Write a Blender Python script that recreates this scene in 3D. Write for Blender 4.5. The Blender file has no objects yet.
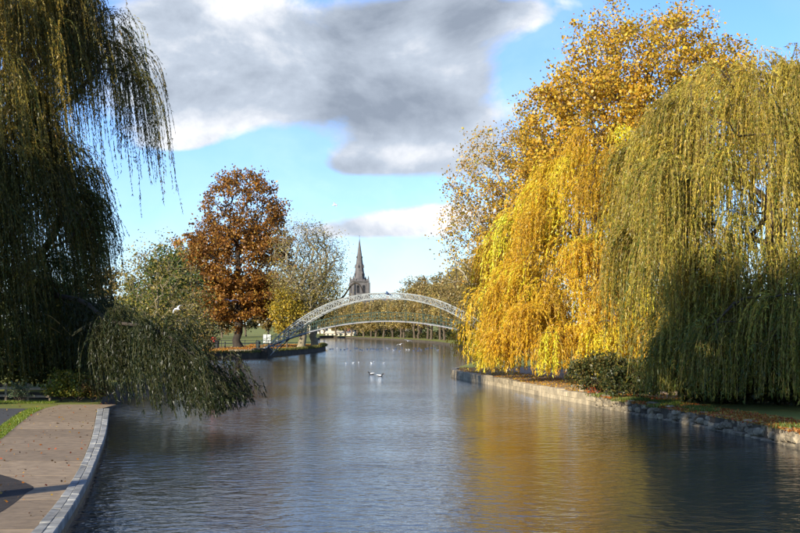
import bpy, bmesh, math, random
import numpy as np
from mathutils import Vector, Matrix

random.seed(7)
R = np.random.default_rng(11)
rad = math.radians
scene = bpy.context.scene
COL = scene.collection

# ------------------------------------------------------------------ camera
H = 4.3                       # eye height above the water
F = 1400.0                    # focal length in photo pixels (photo 800 x 533)
PITCH = math.atan(58.5 / F)
cam_d = bpy.data.cameras.new('camera')
cam_d.sensor_width = 36.0
cam_d.lens = F / 800 * 36.0
cam_d.clip_start = 0.5
cam_d.clip_end = 12000
cam = bpy.data.objects.new('camera', cam_d)
COL.objects.link(cam)
cam.location = (0, 0, H)
cam.rotation_euler = (math.pi / 2 + PITCH, 0, 0)
scene.camera = cam

# ------------------------------------------------------------------ light
SUN_EL = rad(21.5)
SUN_BACK = rad(52)            # how far behind the camera plane, coming from the left
sun_vec = Vector((-math.cos(SUN_BACK) * math.cos(SUN_EL), -math.sin(SUN_BACK) * math.cos(SUN_EL), math.sin(SUN_EL)))
sd = bpy.data.lights.new('sun', 'SUN')
sd.energy = 5.0
sd.angle = rad(0.5)
sd.color = (1.0, 0.92, 0.78)
so = bpy.data.objects.new('sun', sd)
COL.objects.link(so)
so.rotation_euler = (-sun_vec).to_track_quat('-Z', 'Y').to_euler()
scene.view_settings.view_transform = 'Standard'
scene.view_settings.look = 'None'
scene.view_settings.gamma = 1.0
scene.view_settings.exposure = 0.8
scene.view_settings.use_curve_mapping = False
scene.cycles.max_bounces = 6
scene.cycles.diffuse_bounces = 3
scene.cycles.glossy_bounces = 3
scene.cycles.transmission_bounces = 4
scene.cycles.transparent_max_bounces = 4
scene.cycles.caustics_reflective = False
scene.cycles.caustics_refractive = False
scene.cycles.use_denoising = True

# ------------------------------------------------------------------ world: Nishita sky with broken cloud
def build_world():
    w = bpy.data.worlds.new('World')
    scene.world = w
    w.use_nodes = True
    nt = w.node_tree
    N, L = nt.nodes, nt.links
    N.clear()
    def math_(op, a, b=None, c=None, clamp=False):
        n = N.new('ShaderNodeMath'); n.operation = op; n.use_clamp = clamp
        for i, v in enumerate((a, b, c)):
            if v is None: continue
            if isinstance(v, (int, float)): n.inputs[i].default_value = v
            else: L.new(v, n.inputs[i])
        return n.outputs[0]
    out = N.new('ShaderNodeOutputWorld')
    bg = N.new('ShaderNodeBackground'); bg.inputs['Strength'].default_value = 0.095
    L.new(bg.outputs[0], out.inputs[0])
    sky = N.new('ShaderNodeTexSky'); sky.sky_type = 'NISHITA'; sky.sun_disc = False
    sky.sun_elevation = SUN_EL
    sky.sun_rotation = math.atan2(sun_vec.x, sun_vec.y)
    sky.air_density = 1.0; sky.dust_density = 0.0; sky.ozone_density = 3.0
    tc = N.new('ShaderNodeTexCoord')
    sep = N.new('ShaderNodeSeparateXYZ'); L.new(tc.outputs['Generated'], sep.inputs[0])
    az = math_('ARCTAN2', sep.outputs[0], sep.outputs[1])
    el = math_('ARCSINE', sep.outputs[2])
    comb = N.new('ShaderNodeCombineXYZ')
    L.new(az, comb.inputs[0]); L.new(math_('MULTIPLY', el, 1.45), comb.inputs[1])
    def noise(scale, detail, rough, off, dist=0.0, sh=(0, 0)):
        m = N.new('ShaderNodeMapping'); L.new(comb.outputs[0], m.inputs[0])
        m.inputs['Location'].default_value = (off + sh[0], off * 0.7 + sh[1], off * 0.3)
        n = N.new('ShaderNodeTexNoise'); L.new(m.outputs[0], n.inputs['Vector'])
        n.inputs['Scale'].default_value = scale; n.inputs['Detail'].default_value = detail
        n.inputs['Roughness'].default_value = rough; n.inputs['Distortion'].default_value = dist
        return n.outputs['Fac']
    def ell(px, py, rx, ry, amp):
        a0, e0 = math.atan((px - 400) / F), math.atan((325 - py) / F)
        u = math_('MULTIPLY', math_('SUBTRACT', az, a0), F / rx)
        v = math_('MULTIPLY', math_('SUBTRACT', el, e0), F / ry)
        q = math_('ADD', math_('MULTIPLY', u, u), math_('MULTIPLY', v, v))
        g = math_('EXPONENT', math_('MULTIPLY', q, -1.0))
        return math_('MULTIPLY', g, amp)
    def total(items, start):
        s = start
        for it in items: s = math_('ADD', s, ell(*it))
        return s
    n1 = noise(8.0, 9, 0.57, 3.1, 0.35)
    n1b = noise(8.0, 9, 0.57, 3.1, 0.35, (0.022, -0.030))
    n2 = noise(3.2, 4, 0.5, 8.4)
    base = math_('ADD', math_('MULTIPLY', math_('SUBTRACT', n1, 0.5), 2.3), math_('MULTIPLY', math_('SUBTRACT', n2, 0.5), 1.2))
    clouds = [(300, 60, 190, 60, 1.1), (420, 95, 110, 55, 0.88), (180, 60, 90, 70, 0.75), (480, 8, 160, 26, 0.97), (250, 110, 150, 30, 0.35),
              (405, 158, 95, 18, 0.85), (345, 168, 40, 13, 0.6), (425, 218, 85, 17, 0.95), (180, 140, 45, 15, 0.95), (330, 232, 80, 13, 0.75),
              (290, 205, 60, 10, 0.5), (400, 275, 140, 14, 0.4), (760, 20, 60, 20, 0.3), (190, 215, 30, 15, 0.2),
              (560, 75, 62, 34, -0.75), (250, 165, 90, 17, -0.4), (350, 195, 110, 12, -0.35), (700, 50, 120, 50, -0.45), (400, 248, 80, 8, -0.15)]
    dens = total(clouds, math_('ADD', base, -0.46))
    mr = N.new('ShaderNodeMapRange'); mr.interpolation_type = 'SMOOTHSTEP'
    L.new(dens, mr.inputs['Value']); mr.inputs['From Min'].default_value = 0.0; mr.inputs['From Max'].default_value = 0.46
    # grey underside or sunlit white, by thickness and billows
    n3 = noise(14.0, 6, 0.55, 5.7, 0.2)
    lit = [(452, 76, 26, 24, 0.5), (470, 100, 20, 14, 0.3), (200, 45, 80, 45, 0.15), (415, 153, 60, 12, 0.6), (415, 216, 60, 12, 0.75), (180, 136, 24, 9, 0.5),
           (400, 275, 110, 14, 0.1), (505, 95, 16, 22, 0.6), (330, 100, 110, 30, -0.15), (440, 115, 60, 25, -0.05), (420, 15, 220, 22, -0.22), (330, 170, 40, 10, -0.2)]
    lv = total(lit, math_('ADD', math_('MULTIPLY', math_('SUBTRACT', n3, 0.5), 0.9), 0.36))
    lv = math_('ADD', lv, math_('MULTIPLY', math_('SUBTRACT', n1, n1b), 3.2))
    lv = math_('SUBTRACT', lv, math_('MULTIPLY', math_('SUBTRACT', dens, 0.35), 0.4))
    lv = math_('ADD', math_('MULTIPLY', lv, 0.75), 0.27)
    ramp = N.new('ShaderNodeValToRGB'); L.new(lv, ramp.inputs[0])
    cr = ramp.color_ramp
    cr.elements[0].position = 0.0; cr.elements[0].color = (0.25, 0.295, 0.37, 1)
    cr.elements[1].position = 1.0; cr.elements[1].color = (0.90, 0.90, 0.92, 1)
    e = cr.elements.new(0.5); e.color = (0.45, 0.51, 0.60, 1)
    sc = N.new('ShaderNodeVectorMath'); sc.operation = 'SCALE'; L.new(ramp.outputs[0], sc.inputs[0]); sc.inputs['Scale'].default_value = 8.0
    mix = N.new('ShaderNodeMix'); mix.data_type = 'RGBA'
    vz = N.new('ShaderNodeMapRange'); L.new(n2, vz.inputs['Value']); vz.inputs['From Min'].default_value = 0.35; vz.inputs['From Max'].default_value = 0.75; vz.inputs['To Max'].default_value = 0.3
    L.new(math_('MAXIMUM', mr.outputs[0], vz.outputs[0]), mix.inputs['Factor']); tn = N.new('ShaderNodeMix'); tn.data_type = 'RGBA'; tn.blend_type = 'MULTIPLY'; tn.inputs['Factor'].default_value = 1.0
    L.new(sky.outputs[0], tn.inputs['A']); tn.inputs['B'].default_value = (0.74, 0.95, 1.40, 1); L.new(tn.outputs['Result'], mix.inputs['A']); L.new(sc.outputs[0], mix.inputs['B'])
    L.new(mix.outputs['Result'], bg.inputs['Color'])
build_world()

# ------------------------------------------------------------------ pixel -> place
def ray(px, py):
    d = Vector(((px - 400) / F, 1.0, (266.5 - py) / F))
    c, s = math.cos(PITCH), math.sin(PITCH)
    return Vector((d.x, d.y * c - d.z * s, d.y * s + d.z * c))
def at(px, py, z=0.0):                       # the point of the level z that shows at this pixel
    r = ray(px, py); t = (z - H) / r.z
    return Vector((r.x * t, r.y * t, z))
def atd(px, py, d):                          # the point at distance d that shows at this pixel
    r = ray(px, py); t = d / r.y
    return Vector((r.x * t, d, H + r.z * t))

# ------------------------------------------------------------------ materials
MATS = {}
def newmat(name):
    m = bpy.data.materials.new(name); m.use_nodes = True
    MATS[name] = m
    nt = m.node_tree
    return m, nt.nodes, nt.links, nt.nodes['Principled BSDF']
def simple(name, col, rough=0.7, var=0.25, scale=3.0, bump=0.0, metallic=0.0, col2=None, detail=6, coord='Object', spec=0.3):
    m, N, L, p = newmat(name)
    p.inputs['Roughness'].default_value = rough; p.inputs['Metallic'].default_value = metallic
    p.inputs['Specular IOR Level'].default_value = spec
    tc = N.new('ShaderNodeTexCoord'); n = N.new('ShaderNodeTexNoise')
    if coord == 'World':
        g = N.new('ShaderNodeNewGeometry'); L.new(g.outputs['Position'], n.inputs['Vector'])
    else: L.new(tc.outputs[coord], n.inputs['Vector'])
    n.inputs['Scale'].default_value = scale; n.inputs['Detail'].default_value = detail; n.inputs['Roughness'].default_value = 0.62
    oi = N.new('ShaderNodeObjectInfo')
    r = N.new('ShaderNodeValToRGB'); L.new(n.outputs['Fac'], r.inputs[0])
    c2 = col2 or tuple(c * (1 - var) for c in col); c1 = col if col2 else tuple(min(1, c * (1 + var)) for c in col)
    r.color_ramp.elements[0].position = 0.32; r.color_ramp.elements[1].position = 0.68
    r.color_ramp.elements[0].color = (*c2, 1); r.color_ramp.elements[1].color = (*c1, 1)
    hsv = N.new('ShaderNodeHueSaturation'); L.new(r.outputs[0], hsv.inputs['Color'])
    mr = N.new('ShaderNodeMapRange'); L.new(oi.outputs['Random'], mr.inputs['Value'])
    mr.inputs['To Min'].default_value = 1 - var * 0.6; mr.inputs['To Max'].default_value = 1 + var * 0.6
    L.new(mr.outputs[0], hsv.inputs['Value'])
    L.new(hsv.outputs[0], p.inputs['Base Color'])
    if bump:
        b = N.new('ShaderNodeBump'); b.inputs['Strength'].default_value = 0.8; b.inputs['Distance'].default_value = bump
        L.new(n.outputs['Fac'], b.inputs['Height']); L.new(b.outputs[0], p.inputs['Normal'])
    return m
def leafmat(name, trans=0.42, gloss=0.02):
    m, N, L, p = newmat(name)
    N.remove(p)
    out = [x for x in N if x.type == 'OUTPUT_MATERIAL'][0]
    a = N.new('ShaderNodeAttribute'); a.attribute_name = 'tint'
    d = N.new('ShaderNodeBsdfDiffuse'); t = N.new('ShaderNodeBsdfTranslucent'); g = N.new('ShaderNodeBsdfGlossy')
    g.inputs['Roughness'].default_value = 0.4; g.inputs['Color'].default_value = (0.8, 0.8, 0.8, 1)
    L.new(a.outputs['Color'], d.inputs['Color']); L.new(a.outputs['Color'], t.inputs['Color'])
    m1 = N.new('ShaderNodeMixShader'); m1.inputs[0].default_value = trans
    L.new(d.outputs[0], m1.inputs[1]); L.new(t.outputs[0], m1.inputs[2])
    m2 = N.new('ShaderNodeMixShader'); m2.inputs[0].default_value = gloss
    L.new(m1.outputs[0], m2.inputs[1]); L.new(g.outputs[0], m2.inputs[2])
    L.new(m2.outputs[0], out.inputs[0])
    return m
M_leaf = leafmat('leaf')
M_bark = simple('bark', (0.10, 0.075, 0.05), 0.9, 0.4, 4, 0.05)
M_bark_pale = simple('bark_pale', (0.33, 0.295, 0.22), 0.9, 0.35, 3, 0.04)
M_bark_olive = simple('bark_olive', (0.20, 0.165, 0.10), 0.9, 0.35, 3, 0.03)
M_stem = simple('green_stem', (0.06, 0.058, 0.02), 0.85, 0.3, 3)
M_bark_gold = simple('bark_gold', (0.30, 0.20, 0.06), 0.85, 0.3, 3, 0.01)
M_bark_dark = simple('bark_dark', (0.045, 0.035, 0.025), 0.9, 0.3, 3, 0.03)
M_grass = simple('grass_ground', (0.22, 0.21, 0.03), 0.95, 0.3, 0.35, 0.03, col2=(0.11, 0.13, 0.022), coord='World')
M_leafy = simple('leaf_strewn_ground', (0.34, 0.17, 0.035), 0.95, 0.3, 0.6, 0.05, col2=(0.12, 0.12, 0.025), coord='World')
M_dark_ground = simple('dark_ground', (0.035, 0.027, 0.02), 0.95, 0.4, 2.0, 0.04, coord='World')
M_gravel = simple('path_gravel', (0.36, 0.25, 0.155), 0.92, 0.25, 2.5, 0.01, coord='World')
M_paving = simple('paving', (0.25, 0.182, 0.11), 0.88, 0.26, 2.6, 0.012, detail=12, coord='World')
M_asphalt = simple('asphalt', (0.075, 0.075, 0.07), 0.9, 0.3, 6, 0.006, coord='World')
M_coping = simple('coping_stone', (0.27, 0.265, 0.235), 0.88, 0.42, 2.2, 0.012, coord='World')
M_stone = simple('bank_stone', (0.36, 0.29, 0.18), 0.9, 0.35, 1.6, 0.03, coord='World')
M_stone_old = simple('rubble_stone', (0.23, 0.185, 0.115), 0.9, 0.5, 2.6, 0.05, coord='World')
M_wet = simple('wet_wall_stone', (0.06, 0.055, 0.035), 0.5, 0.45, 2.0, 0.03, coord='World')
M_mud = simple('bank_mud', (0.07, 0.055, 0.035), 0.95, 0.4, 1.0, 0.05, coord='World')
M_white = simple('white_paint', (0.55, 0.57, 0.52), 0.55, 0.18, 2.0)
M_arch = simple('arch_paint', (0.23, 0.24, 0.22), 0.6, 0.4, 1.2)
M_green = simple('green_paint', (0.035, 0.07, 0.05), 0.5, 0.2, 3)
M_deck = simple('deck_paint', (0.24, 0.24, 0.24), 0.6, 0.2, 1.0)
M_church = simple('church_stone', (0.12, 0.11, 0.105), 0.95, 0.25, 0.5, 0.02)
M_dark = simple('dark_void', (0.02, 0.02, 0.022), 0.8, 0.3, 2)
M_black = simple('black_paint', (0.02, 0.02, 0.02), 0.5, 0.2, 4)
M_red = simple('red_paint', (0.55, 0.035, 0.03), 0.5, 0.15, 4)
M_brick = simple('brick', (0.33, 0.16, 0.10), 0.9, 0.25, 0.8, 0.01)
M_cream = simple('cream_render', (0.72, 0.64, 0.47), 0.8, 0.12, 0.6)
M_slate = simple('slate', (0.10, 0.10, 0.11), 0.8, 0.25, 1.5, 0.02)
M_wood = simple('weathered_wood', (0.36, 0.28, 0.18), 0.85, 0.3, 4, 0.01)
M_glass = simple('window_glass', (0.03, 0.035, 0.045), 0.15, 0.2, 2, spec=0.6)
M_feather = simple('white_feather', (0.8, 0.8, 0.8), 0.7, 0.08, 6)
M_wing = simple('grey_feather', (0.42, 0.44, 0.47), 0.7, 0.15, 6)
M_duck = simple('dark_feather', (0.025, 0.025, 0.03), 0.6, 0.2, 6)
M_beak = simple('beak', (0.5, 0.25, 0.03), 0.5, 0.1, 6)
def water_mat():
    m, N, L, p = newmat('water')
    p.inputs['Base Color'].default_value = (0.010, 0.018, 0.028, 1)
    p.inputs['Roughness'].default_value = 0.06
    p.inputs['IOR'].default_value = 1.333
    g = N.new('ShaderNodeNewGeometry')
    def nz(scale, detail, sy=1.0, rough=0.5, dist=0.0, rot=0.0):
        mp = N.new('ShaderNodeMapping'); L.new(g.outputs['Position'], mp.inputs[0]); mp.inputs['Scale'].default_value = (1, sy, 1)
        mp.inputs['Rotation'].default_value = (0, 0, rot)
        n = N.new('ShaderNodeTexNoise'); L.new(mp.outputs[0], n.inputs['Vector'])
        n.inputs['Scale'].default_value = scale; n.inputs['Detail'].default_value = detail; n.inputs['Roughness'].default_value = rough
        n.inputs['Distortion'].default_value = dist
        return n.outputs['Fac']
    a = nz(1.3, 2, 1.4, 0.5, 0.6, 0.25); b = nz(4.2, 3, 1.2, 0.55, 0.4, -0.2); c = nz(0.09, 2)
    # gusts: rougher and calmer patches
    gr = N.new('ShaderNodeMapRange'); L.new(c, gr.inputs['Value']); gr.inputs['From Min'].default_value = 0.3; gr.inputs['From Max'].default_value = 0.7
    gr.inputs['To Min'].default_value = 0.5; gr.inputs['To Max'].default_value = 1.3
    sx = N.new('ShaderNodeSeparateXYZ'); L.new(g.outputs['Position'], sx.inputs[0])
    lee = N.new('ShaderNodeMapRange'); lee.interpolation_type = 'SMOOTHSTEP'; L.new(sx.outputs[0], lee.inputs['Value'])
    lee.inputs['From Min'].default_value = -1.0; lee.inputs['From Max'].default_value = 4.5; lee.inputs['To Min'].default_value = 1.25; lee.inputs['To Max'].default_value = 0.85
    ms = N.new('ShaderNodeMath'); ms.operation = 'MULTIPLY'; L.new(gr.outputs[0], ms.inputs[0]); L.new(lee.outputs[0], ms.inputs[1])
    gr = ms
    b1 = N.new('ShaderNodeBump'); b1.inputs['Distance'].default_value = 0.04; L.new(a, b1.inputs['Height']); L.new(gr.outputs[0], b1.inputs['Strength'])
    b2 = N.new('ShaderNodeBump'); b2.inputs['Distance'].default_value = 0.015; L.new(b, b2.inputs['Height']); L.new(gr.outputs[0], b2.inputs['Strength'])
    L.new(b1.outputs[0], b2.inputs['Normal']); L.new(b2.outputs[0], p.inputs['Normal'])
    return m
M_water = water_mat()

# ------------------------------------------------------------------ mesh helpers
def link(name, me, parent=None, mat=None, loc=None):
    o = bpy.data.objects.new(name, me); COL.objects.link(o)
    if mat is not None and me is not None and len(me.materials) == 0: me.materials.append(mat)
    if parent is not None: o.parent = parent
    if loc is not None: o.location = loc
    return o
def tag(o, label=None, cat=None, group=None, kind=None):
    if label: o['label'] = label
    if cat: o['category'] = cat
    if group: o['group'] = group
    if kind: o['kind'] = kind
    return o
def thing(name, label, cat, loc=(0, 0, 0), rz=0.0, group=None):
    o = bpy.data.objects.new(name, None); COL.objects.link(o)
    o.empty_display_size = 0.2; o.location = loc; o.rotation_euler = (0, 0, rz)
    return tag(o, label, cat, group)
def np_mesh(name, verts, faces, smooth=False, tint=None):
    verts = np.asarray(verts, dtype=np.float32); faces = np.asarray(faces, dtype=np.int32)
    k = faces.shape[1]; nf = len(faces)
    me = bpy.data.meshes.new(name)
    me.vertices.add(len(verts)); me.vertices.foreach_set('co', verts.ravel())
    me.loops.add(nf * k); me.loops.foreach_set('vertex_index', faces.ravel())
    me.polygons.add(nf)
    me.polygons.foreach_set('loop_start', np.arange(0, nf * k, k, dtype=np.int32))
    me.polygons.foreach_set('use_smooth', np.full(nf, smooth, dtype=bool))
    me.update(calc_edges=True)
    if tint is not None:
        at_ = me.attributes.new('tint', 'FLOAT_COLOR', 'POINT')
        c = np.ones((len(verts), 4), dtype=np.float32); c[:, :3] = tint
        at_.data.foreach_set('color', c.ravel())
    return me
def py_mesh(name, v, f, smooth=False):
    me = bpy.data.meshes.new(name); me.from_pydata([tuple(x) for x in v], [], f)
    if smooth:
        for p in me.polygons: p.use_smooth = True
    me.update(); return me
def bm_mesh(name, bm, smooth=False):
    me = bpy.data.meshes.new(name); bmesh.ops.recalc_face_normals(bm, faces=bm.faces[:]); bm.to_mesh(me); bm.free()
    if smooth:
        for p in me.polygons: p.use_smooth = True
    return me
def add_box(bm, c, s, rz=0.0, bevel=0.0, m=None):
    M_ = Matrix.Translation(c) @ Matrix.Rotation(rz, 4, 'Z') @ Matrix.Diagonal((*s, 1))
    if m is not None: M_ = m
    r = bmesh.ops.create_cube(bm, size=1.0, matrix=M_)
    if bevel:
        es = list({e for v in r['verts'] for e in v.link_edges})
        bmesh.ops.bevel(bm, geom=es, offset=bevel, segments=1, affect='EDGES')
def add_cyl(bm, p0, p1, r0, r1, n=10):
    p0, p1 = Vector(p0), Vector(p1); d = p1 - p0
    M_ = Matrix.Translation((p0 + p1) / 2) @ d.to_track_quat('Z', 'Y').to_matrix().to_4x4()
    bmesh.ops.create_cone(bm, cap_ends=True, segments=n, radius1=r0, radius2=max(r1, 1e-4), depth=d.length, matrix=M_)
def box(name, c, s, mat, parent=None, rz=0.0, bevel=0.0):
    bm = bmesh.new(); add_box(bm, (0, 0, 0), s, 0, bevel)
    o = link(name, bm_mesh(name, bm), parent, mat, c); o.rotation_euler = (0, 0, rz); return o
_bar = {}
def bar(name, p0, p1, w, mat, parent):
    """a square bar between two points; all bars of a material share one mesh"""
    if mat.name not in _bar:
        bm = bmesh.new(); add_box(bm, (0, 0, 0), (1, 1, 1)); me = bm_mesh('bar', bm); me.materials.append(mat); _bar[mat.name] = me
    p0, p1 = Vector(p0), Vector(p1); d = p1 - p0
    o = link(name, _bar[mat.name], parent)
    o.location = (p0 + p1) / 2; o.rotation_mode = 'QUATERNION'; o.rotation_quaternion = d.to_track_quat('Z', 'Y'); o.scale = (w, w, d.length)
    return o
def nrm(a): return a / np.maximum(np.linalg.norm(a, axis=-1, keepdims=True), 1e-9)

# leaves: diamonds with a little fold along the midrib left out (two triangles each)
def leaf_mesh(name, C, A, L, W, tint):
    n = len(C); A = nrm(A)
    Wd = nrm(np.cross(A, R.normal(size=(n, 3))))
    L = np.broadcast_to(L, n)[:, None]; W = np.broadcast_to(W, n)[:, None]
    v = np.stack([C, C + A * L * 0.45 + Wd * W * 0.5, C + A * L, C + A * L * 0.45 - Wd * W * 0.5], axis=1).reshape(-1, 3)
    f = np.arange(n * 4, dtype=np.int32).reshape(n, 4)
    return np_mesh(name, v, f, False, np.repeat(tint, 4, axis=0))
def sliver_mesh(name, C, A, L, W, tint):
    """narrow willow leaves, one triangle each"""
    n = len(C); A = nrm(A); Wd = nrm(np.cross(A, R.normal(size=(n, 3)))); L = L[:, None]; W = W[:, None]
    v = np.stack([C + Wd * W * 0.5, C - Wd * W * 0.5, C + A * L], axis=1).reshape(-1, 3)
    return np_mesh(name, v, np.arange(n * 3, dtype=np.int32).reshape(n, 3), False, np.repeat(tint, 3, axis=0))
def palette(n, cols, weights=None, jit=0.22):
    cols = np.array(cols); i = R.choice(len(cols), size=n, p=None if weights is None else np.array(weights) / np.sum(weights))
    return np.clip(cols[i] * (1 + R.uniform(-jit, jit, size=(n, 1))) * (1 + R.uniform(-0.08, 0.08, size=(n, 3))), 0.004, 0.9)

# ------------------------------------------------------------------ tree skeletons
def grow(trunk, pts, bf=0.45):
    """join attractor points to a trunk polyline, cheapest first (distance + bf x way to the root)"""
    trunk = np.array(trunk, float); pts = np.array(pts, float)
    P = list(trunk); par = [-1] + list(range(len(trunk) - 1))
    pl = [0.0]
    for i in range(1, len(trunk)): pl.append(pl[-1] + np.linalg.norm(trunk[i] - trunk[i - 1]))
    n = len(pts); best = np.full(n, 1e9); bp = np.zeros(n, int); dist = np.zeros(n)
    def relax(j):
        d = np.linalg.norm(pts - P[j], axis=1); c = d + bf * pl[j]
        # branches climb: joining from above costs more
        c = c + np.maximum(0, P[j][2] - pts[:, 2]) * 0.5
        k = c < best; best[k] = c[k]; bp[k] = j; dist[k] = d[k]
    for j in range(max(1, len(P) // 4), len(P)): relax(j)
    done = np.zeros(n, bool)
    for _ in range(n):
        i = int(np.argmin(np.where(done, 1e12, best)))
        done[i] = True; P.append(pts[i]); par.append(int(bp[i])); pl.append(pl[bp[i]] + dist[i])
        relax(len(P) - 1); 
    return np.array(P), np.array(par)
def radii(P, par, tip=0.02, e=2.4, rmax=None):
    n = len(P); w = np.zeros(n); ch = np.zeros(n, int)
    for i in range(1, n): ch[par[i]] += 1
    r = np.zeros(n); acc = np.zeros(n)
    order = topo(par)
    for i in order[::-1]:
        a = acc[i] if ch[i] else tip ** e
        r[i] = a ** (1 / e)
        if par[i] >= 0: acc[par[i]] += a
    if rmax:
        s = rmax / r[0]
        r = tip + (r - tip) * (rmax - tip) / max(1e-6, r[0] - tip)
    return r, ch
def topo(par):
    kids = {}
    for i, p in enumerate(par): kids.setdefault(p, []).append(i)
    o, st = [], [0]
    while st:
        i = st.pop(); o.append(i); st.extend(kids.get(i, []))
    return o
def tubes(P, par, r, ch, sides_big=8, wob=0.0):
    """chains of rings along the skeleton; returns (trunk verts, faces), (branch verts, faces)"""
    n = len(P); kids = {}
    for i in range(1, n): kids.setdefault(par[i], []).append(i)
    starts = [(None, 0)]
    T = ([], []); B = ([], [])
    first = True
    while starts:
        p0, i = starts.pop()
        chain = [] if p0 is None else [p0]
        while True:
            chain.append(i)
            ks = kids.get(i, [])
            if not ks: break
            ks = sorted(ks, key=lambda k: -r[k])
            for k in ks[1:]: starts.append((i, k))
            i = ks[0]
        pts = P[chain]; rr = r[chain].copy()
        if p0 is not None: rr[0] = min(rr[0], rr[1] * 1.15)
        if len(pts) < 2: continue
        # smooth a little by inserting midpoints on thick chains
        tang = np.gradient(pts, axis=0); tang = nrm(tang)
        k = sides_big if rr[0] > 0.12 else (5 if rr[0] > 0.05 else 3)
        ref = np.array([0.31, 0.87, 0.38]); a = nrm(np.cross(tang, ref)); b = np.cross(tang, a)
        ang = np.arange(k) * 2 * np.pi / k
        ring = pts[:, None, :] + rr[:, None, None] * (np.cos(ang)[None, :, None] * a[:, None, :] + np.sin(ang)[None, :, None] * b[:, None, :])
        tgt = T if first else B
        off = sum(len(x) for x in tgt[0])
        m = len(pts); idx = np.arange(m * k).reshape(m, k) + off
        f = np.stack([idx[:-1], np.roll(idx, -1, axis=1)[:-1], np.roll(idx, -1, axis=1)[1:], idx[1:]], axis=-1).reshape(-1, 4)
        tgt[0].append(ring.reshape(-1, 3)); tgt[1].append(f)
        first = False
    return T, B
def put_tubes(tb, name, base, mat, parent):
    if not tb[0]: return None
    return link(name, np_mesh(name, np.concatenate(tb[0]) - base, np.concatenate(tb[1]), True), parent, mat)
def ellipsoid_pts(c, rr, n, shell=0.5):
    d = nrm(R.normal(size=(n, 3))); q = R.uniform(0, 1, size=(n, 1)) ** (1 / 3)
    q = shell + (1 - shell) * q if shell > 0 else q
    q = q * (1 + R.normal(0, 0.07, size=(n, 1)))
    return np.array(c) + d * q * np.array(rr)
def trunk_line(base, top, bend=0.5, n=7):
    t = np.linspace(0, 1, n)[:, None]; base, top = np.array(base, float), np.array(top, float)
    w = np.sin(t * np.pi) * np.array([R.uniform(-bend, bend), R.uniform(-bend, bend), 0])
    return base + (top - base) * t + w + R.normal(0, bend * 0.08, size=(n, 3)) * np.array([1, 1, 0]) * (t > 0)
def wiggle(P, par, amt):
    """insert a displaced midpoint on every long edge so that limbs are never straight"""
    nP, npar = list(P), list(par)
    for i in range(1, len(P)):
        d = np.linalg.norm(P[i] - P[par[i]])
        if d > 0.6:
            m = (P[i] + P[par[i]]) / 2 + R.normal(0, amt * d, 3)
            nP.append(m); npar.append(npar[i]); npar[i] = len(nP) - 1
    return np.array(nP), np.array(npar)
def leafy_tree(name, label, cat, base, height, blobs, trunk_r, nleaf, lsize, cols, weights=None, bark=None, group=None, bf=0.4, sigma=0.4,
               clear=0.3, tip=0.018, twigs=True, lean=(0, 0), dens=None, droop=0.2, ztrunk=0.75, twig_len=0.7, bend=0.5):
    base = np.array(base, float); bark = bark or M_bark
    root = thing(name, label, cat, base, 0, group)
    pts = np.concatenate([ellipsoid_pts(base + np.array(c), rr, n, sh) for c, rr, n, sh in blobs])
    pts = pts[pts[:, 2] > base[2] + height * clear * 0.6]
    tr = trunk_line(base - np.array([0, 0, 0.15]), base + np.array([lean[0], lean[1], height * ztrunk]), bend, 9)
    P, par = grow(tr, pts, bf); P, par = wiggle(P, par, 0.09)
    r, ch = radii(P, par, tip, 2.3, trunk_r)
    r[0] *= 1.35
    tips = np.where(ch == 0)[0]
    T, B = tubes(P, par, r, ch)
    if twigs:      # fine twigs fan out from every tip
        nt_ = 4
        s = np.repeat(P[tips], nt_, axis=0)
        d0 = np.repeat(nrm(P[tips] - P[par[tips]]), nt_, axis=0)
        d = nrm(d0 + R.normal(0, 0.65, size=d0.shape) + np.array([0, 0, 0.15])); ln = R.uniform(0.5, 1.3, size=(len(s), 1)) * twig_len
        e = s + d * ln; side = nrm(np.cross(d, R.normal(size=d.shape))); up = np.cross(d, side); w = tip * 0.75
        v = np.stack([s + side * w, s - side * w * 0.5 + up * w * 0.87, s - side * w * 0.5 - up * w * 0.87, e], axis=1)
        o = np.arange(len(s))[:, None] * 4 + sum(len(x) for x in B[0])
        f = np.concatenate([o + np.array([a, b, 3, 3]) for a, b in ((0, 1), (1, 2), (2, 0))])
        tw = v.reshape(-1, 3); tf = np.concatenate([np.arange(len(s))[:, None] * 4 + np.array([[a, b, 3]]) for a, b in ((0, 1), (1, 2), (2, 0))])
        link('twigs', np_mesh('twigs', tw - base, tf), root, bark)['kind'] = 'stuff'
        ends = np.concatenate([P[tips], e])
    else: ends = P[tips]
    put_tubes(T, 'trunk', base, bark, root); put_tubes(B, 'branches', base, bark, root)
    if nleaf:
        thin = np.where((r < tip * 3.0) & (P[:, 2] > base[2] + height * clear))[0]
        src = np.concatenate([P[thin], ends])
        wgt = np.ones(len(src)) if dens is None else np.maximum(1e-4, dens(src - base))
        wgt = wgt * R.gamma(1.6, 1.0, size=len(src))
        i = R.choice(len(src), size=nleaf, p=wgt / wgt.sum())
        C = src[i] + R.normal(0, sigma, size=(nleaf, 3)) * np.array([1, 1, 0.8])
        ok = C[:, 2] > base[2] + 0.25; C, i = C[ok], i[ok]
        A = R.normal(size=C.shape) - np.array([0, 0, droop * 2])
        shade = 1 + R.uniform(-0.25, 0.25, size=len(src))
        tint = np.clip(palette(len(C), cols, weights) * shade[i][:, None], 0.004, 0.9)
        S = lsize * R.uniform(0.65, 1.35, size=len(C))
        link('crown', leaf_mesh('crown', C - base, A, S, S * 0.75, tint), root, M_leaf)['kind'] = 'stuff'
    return root

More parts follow.
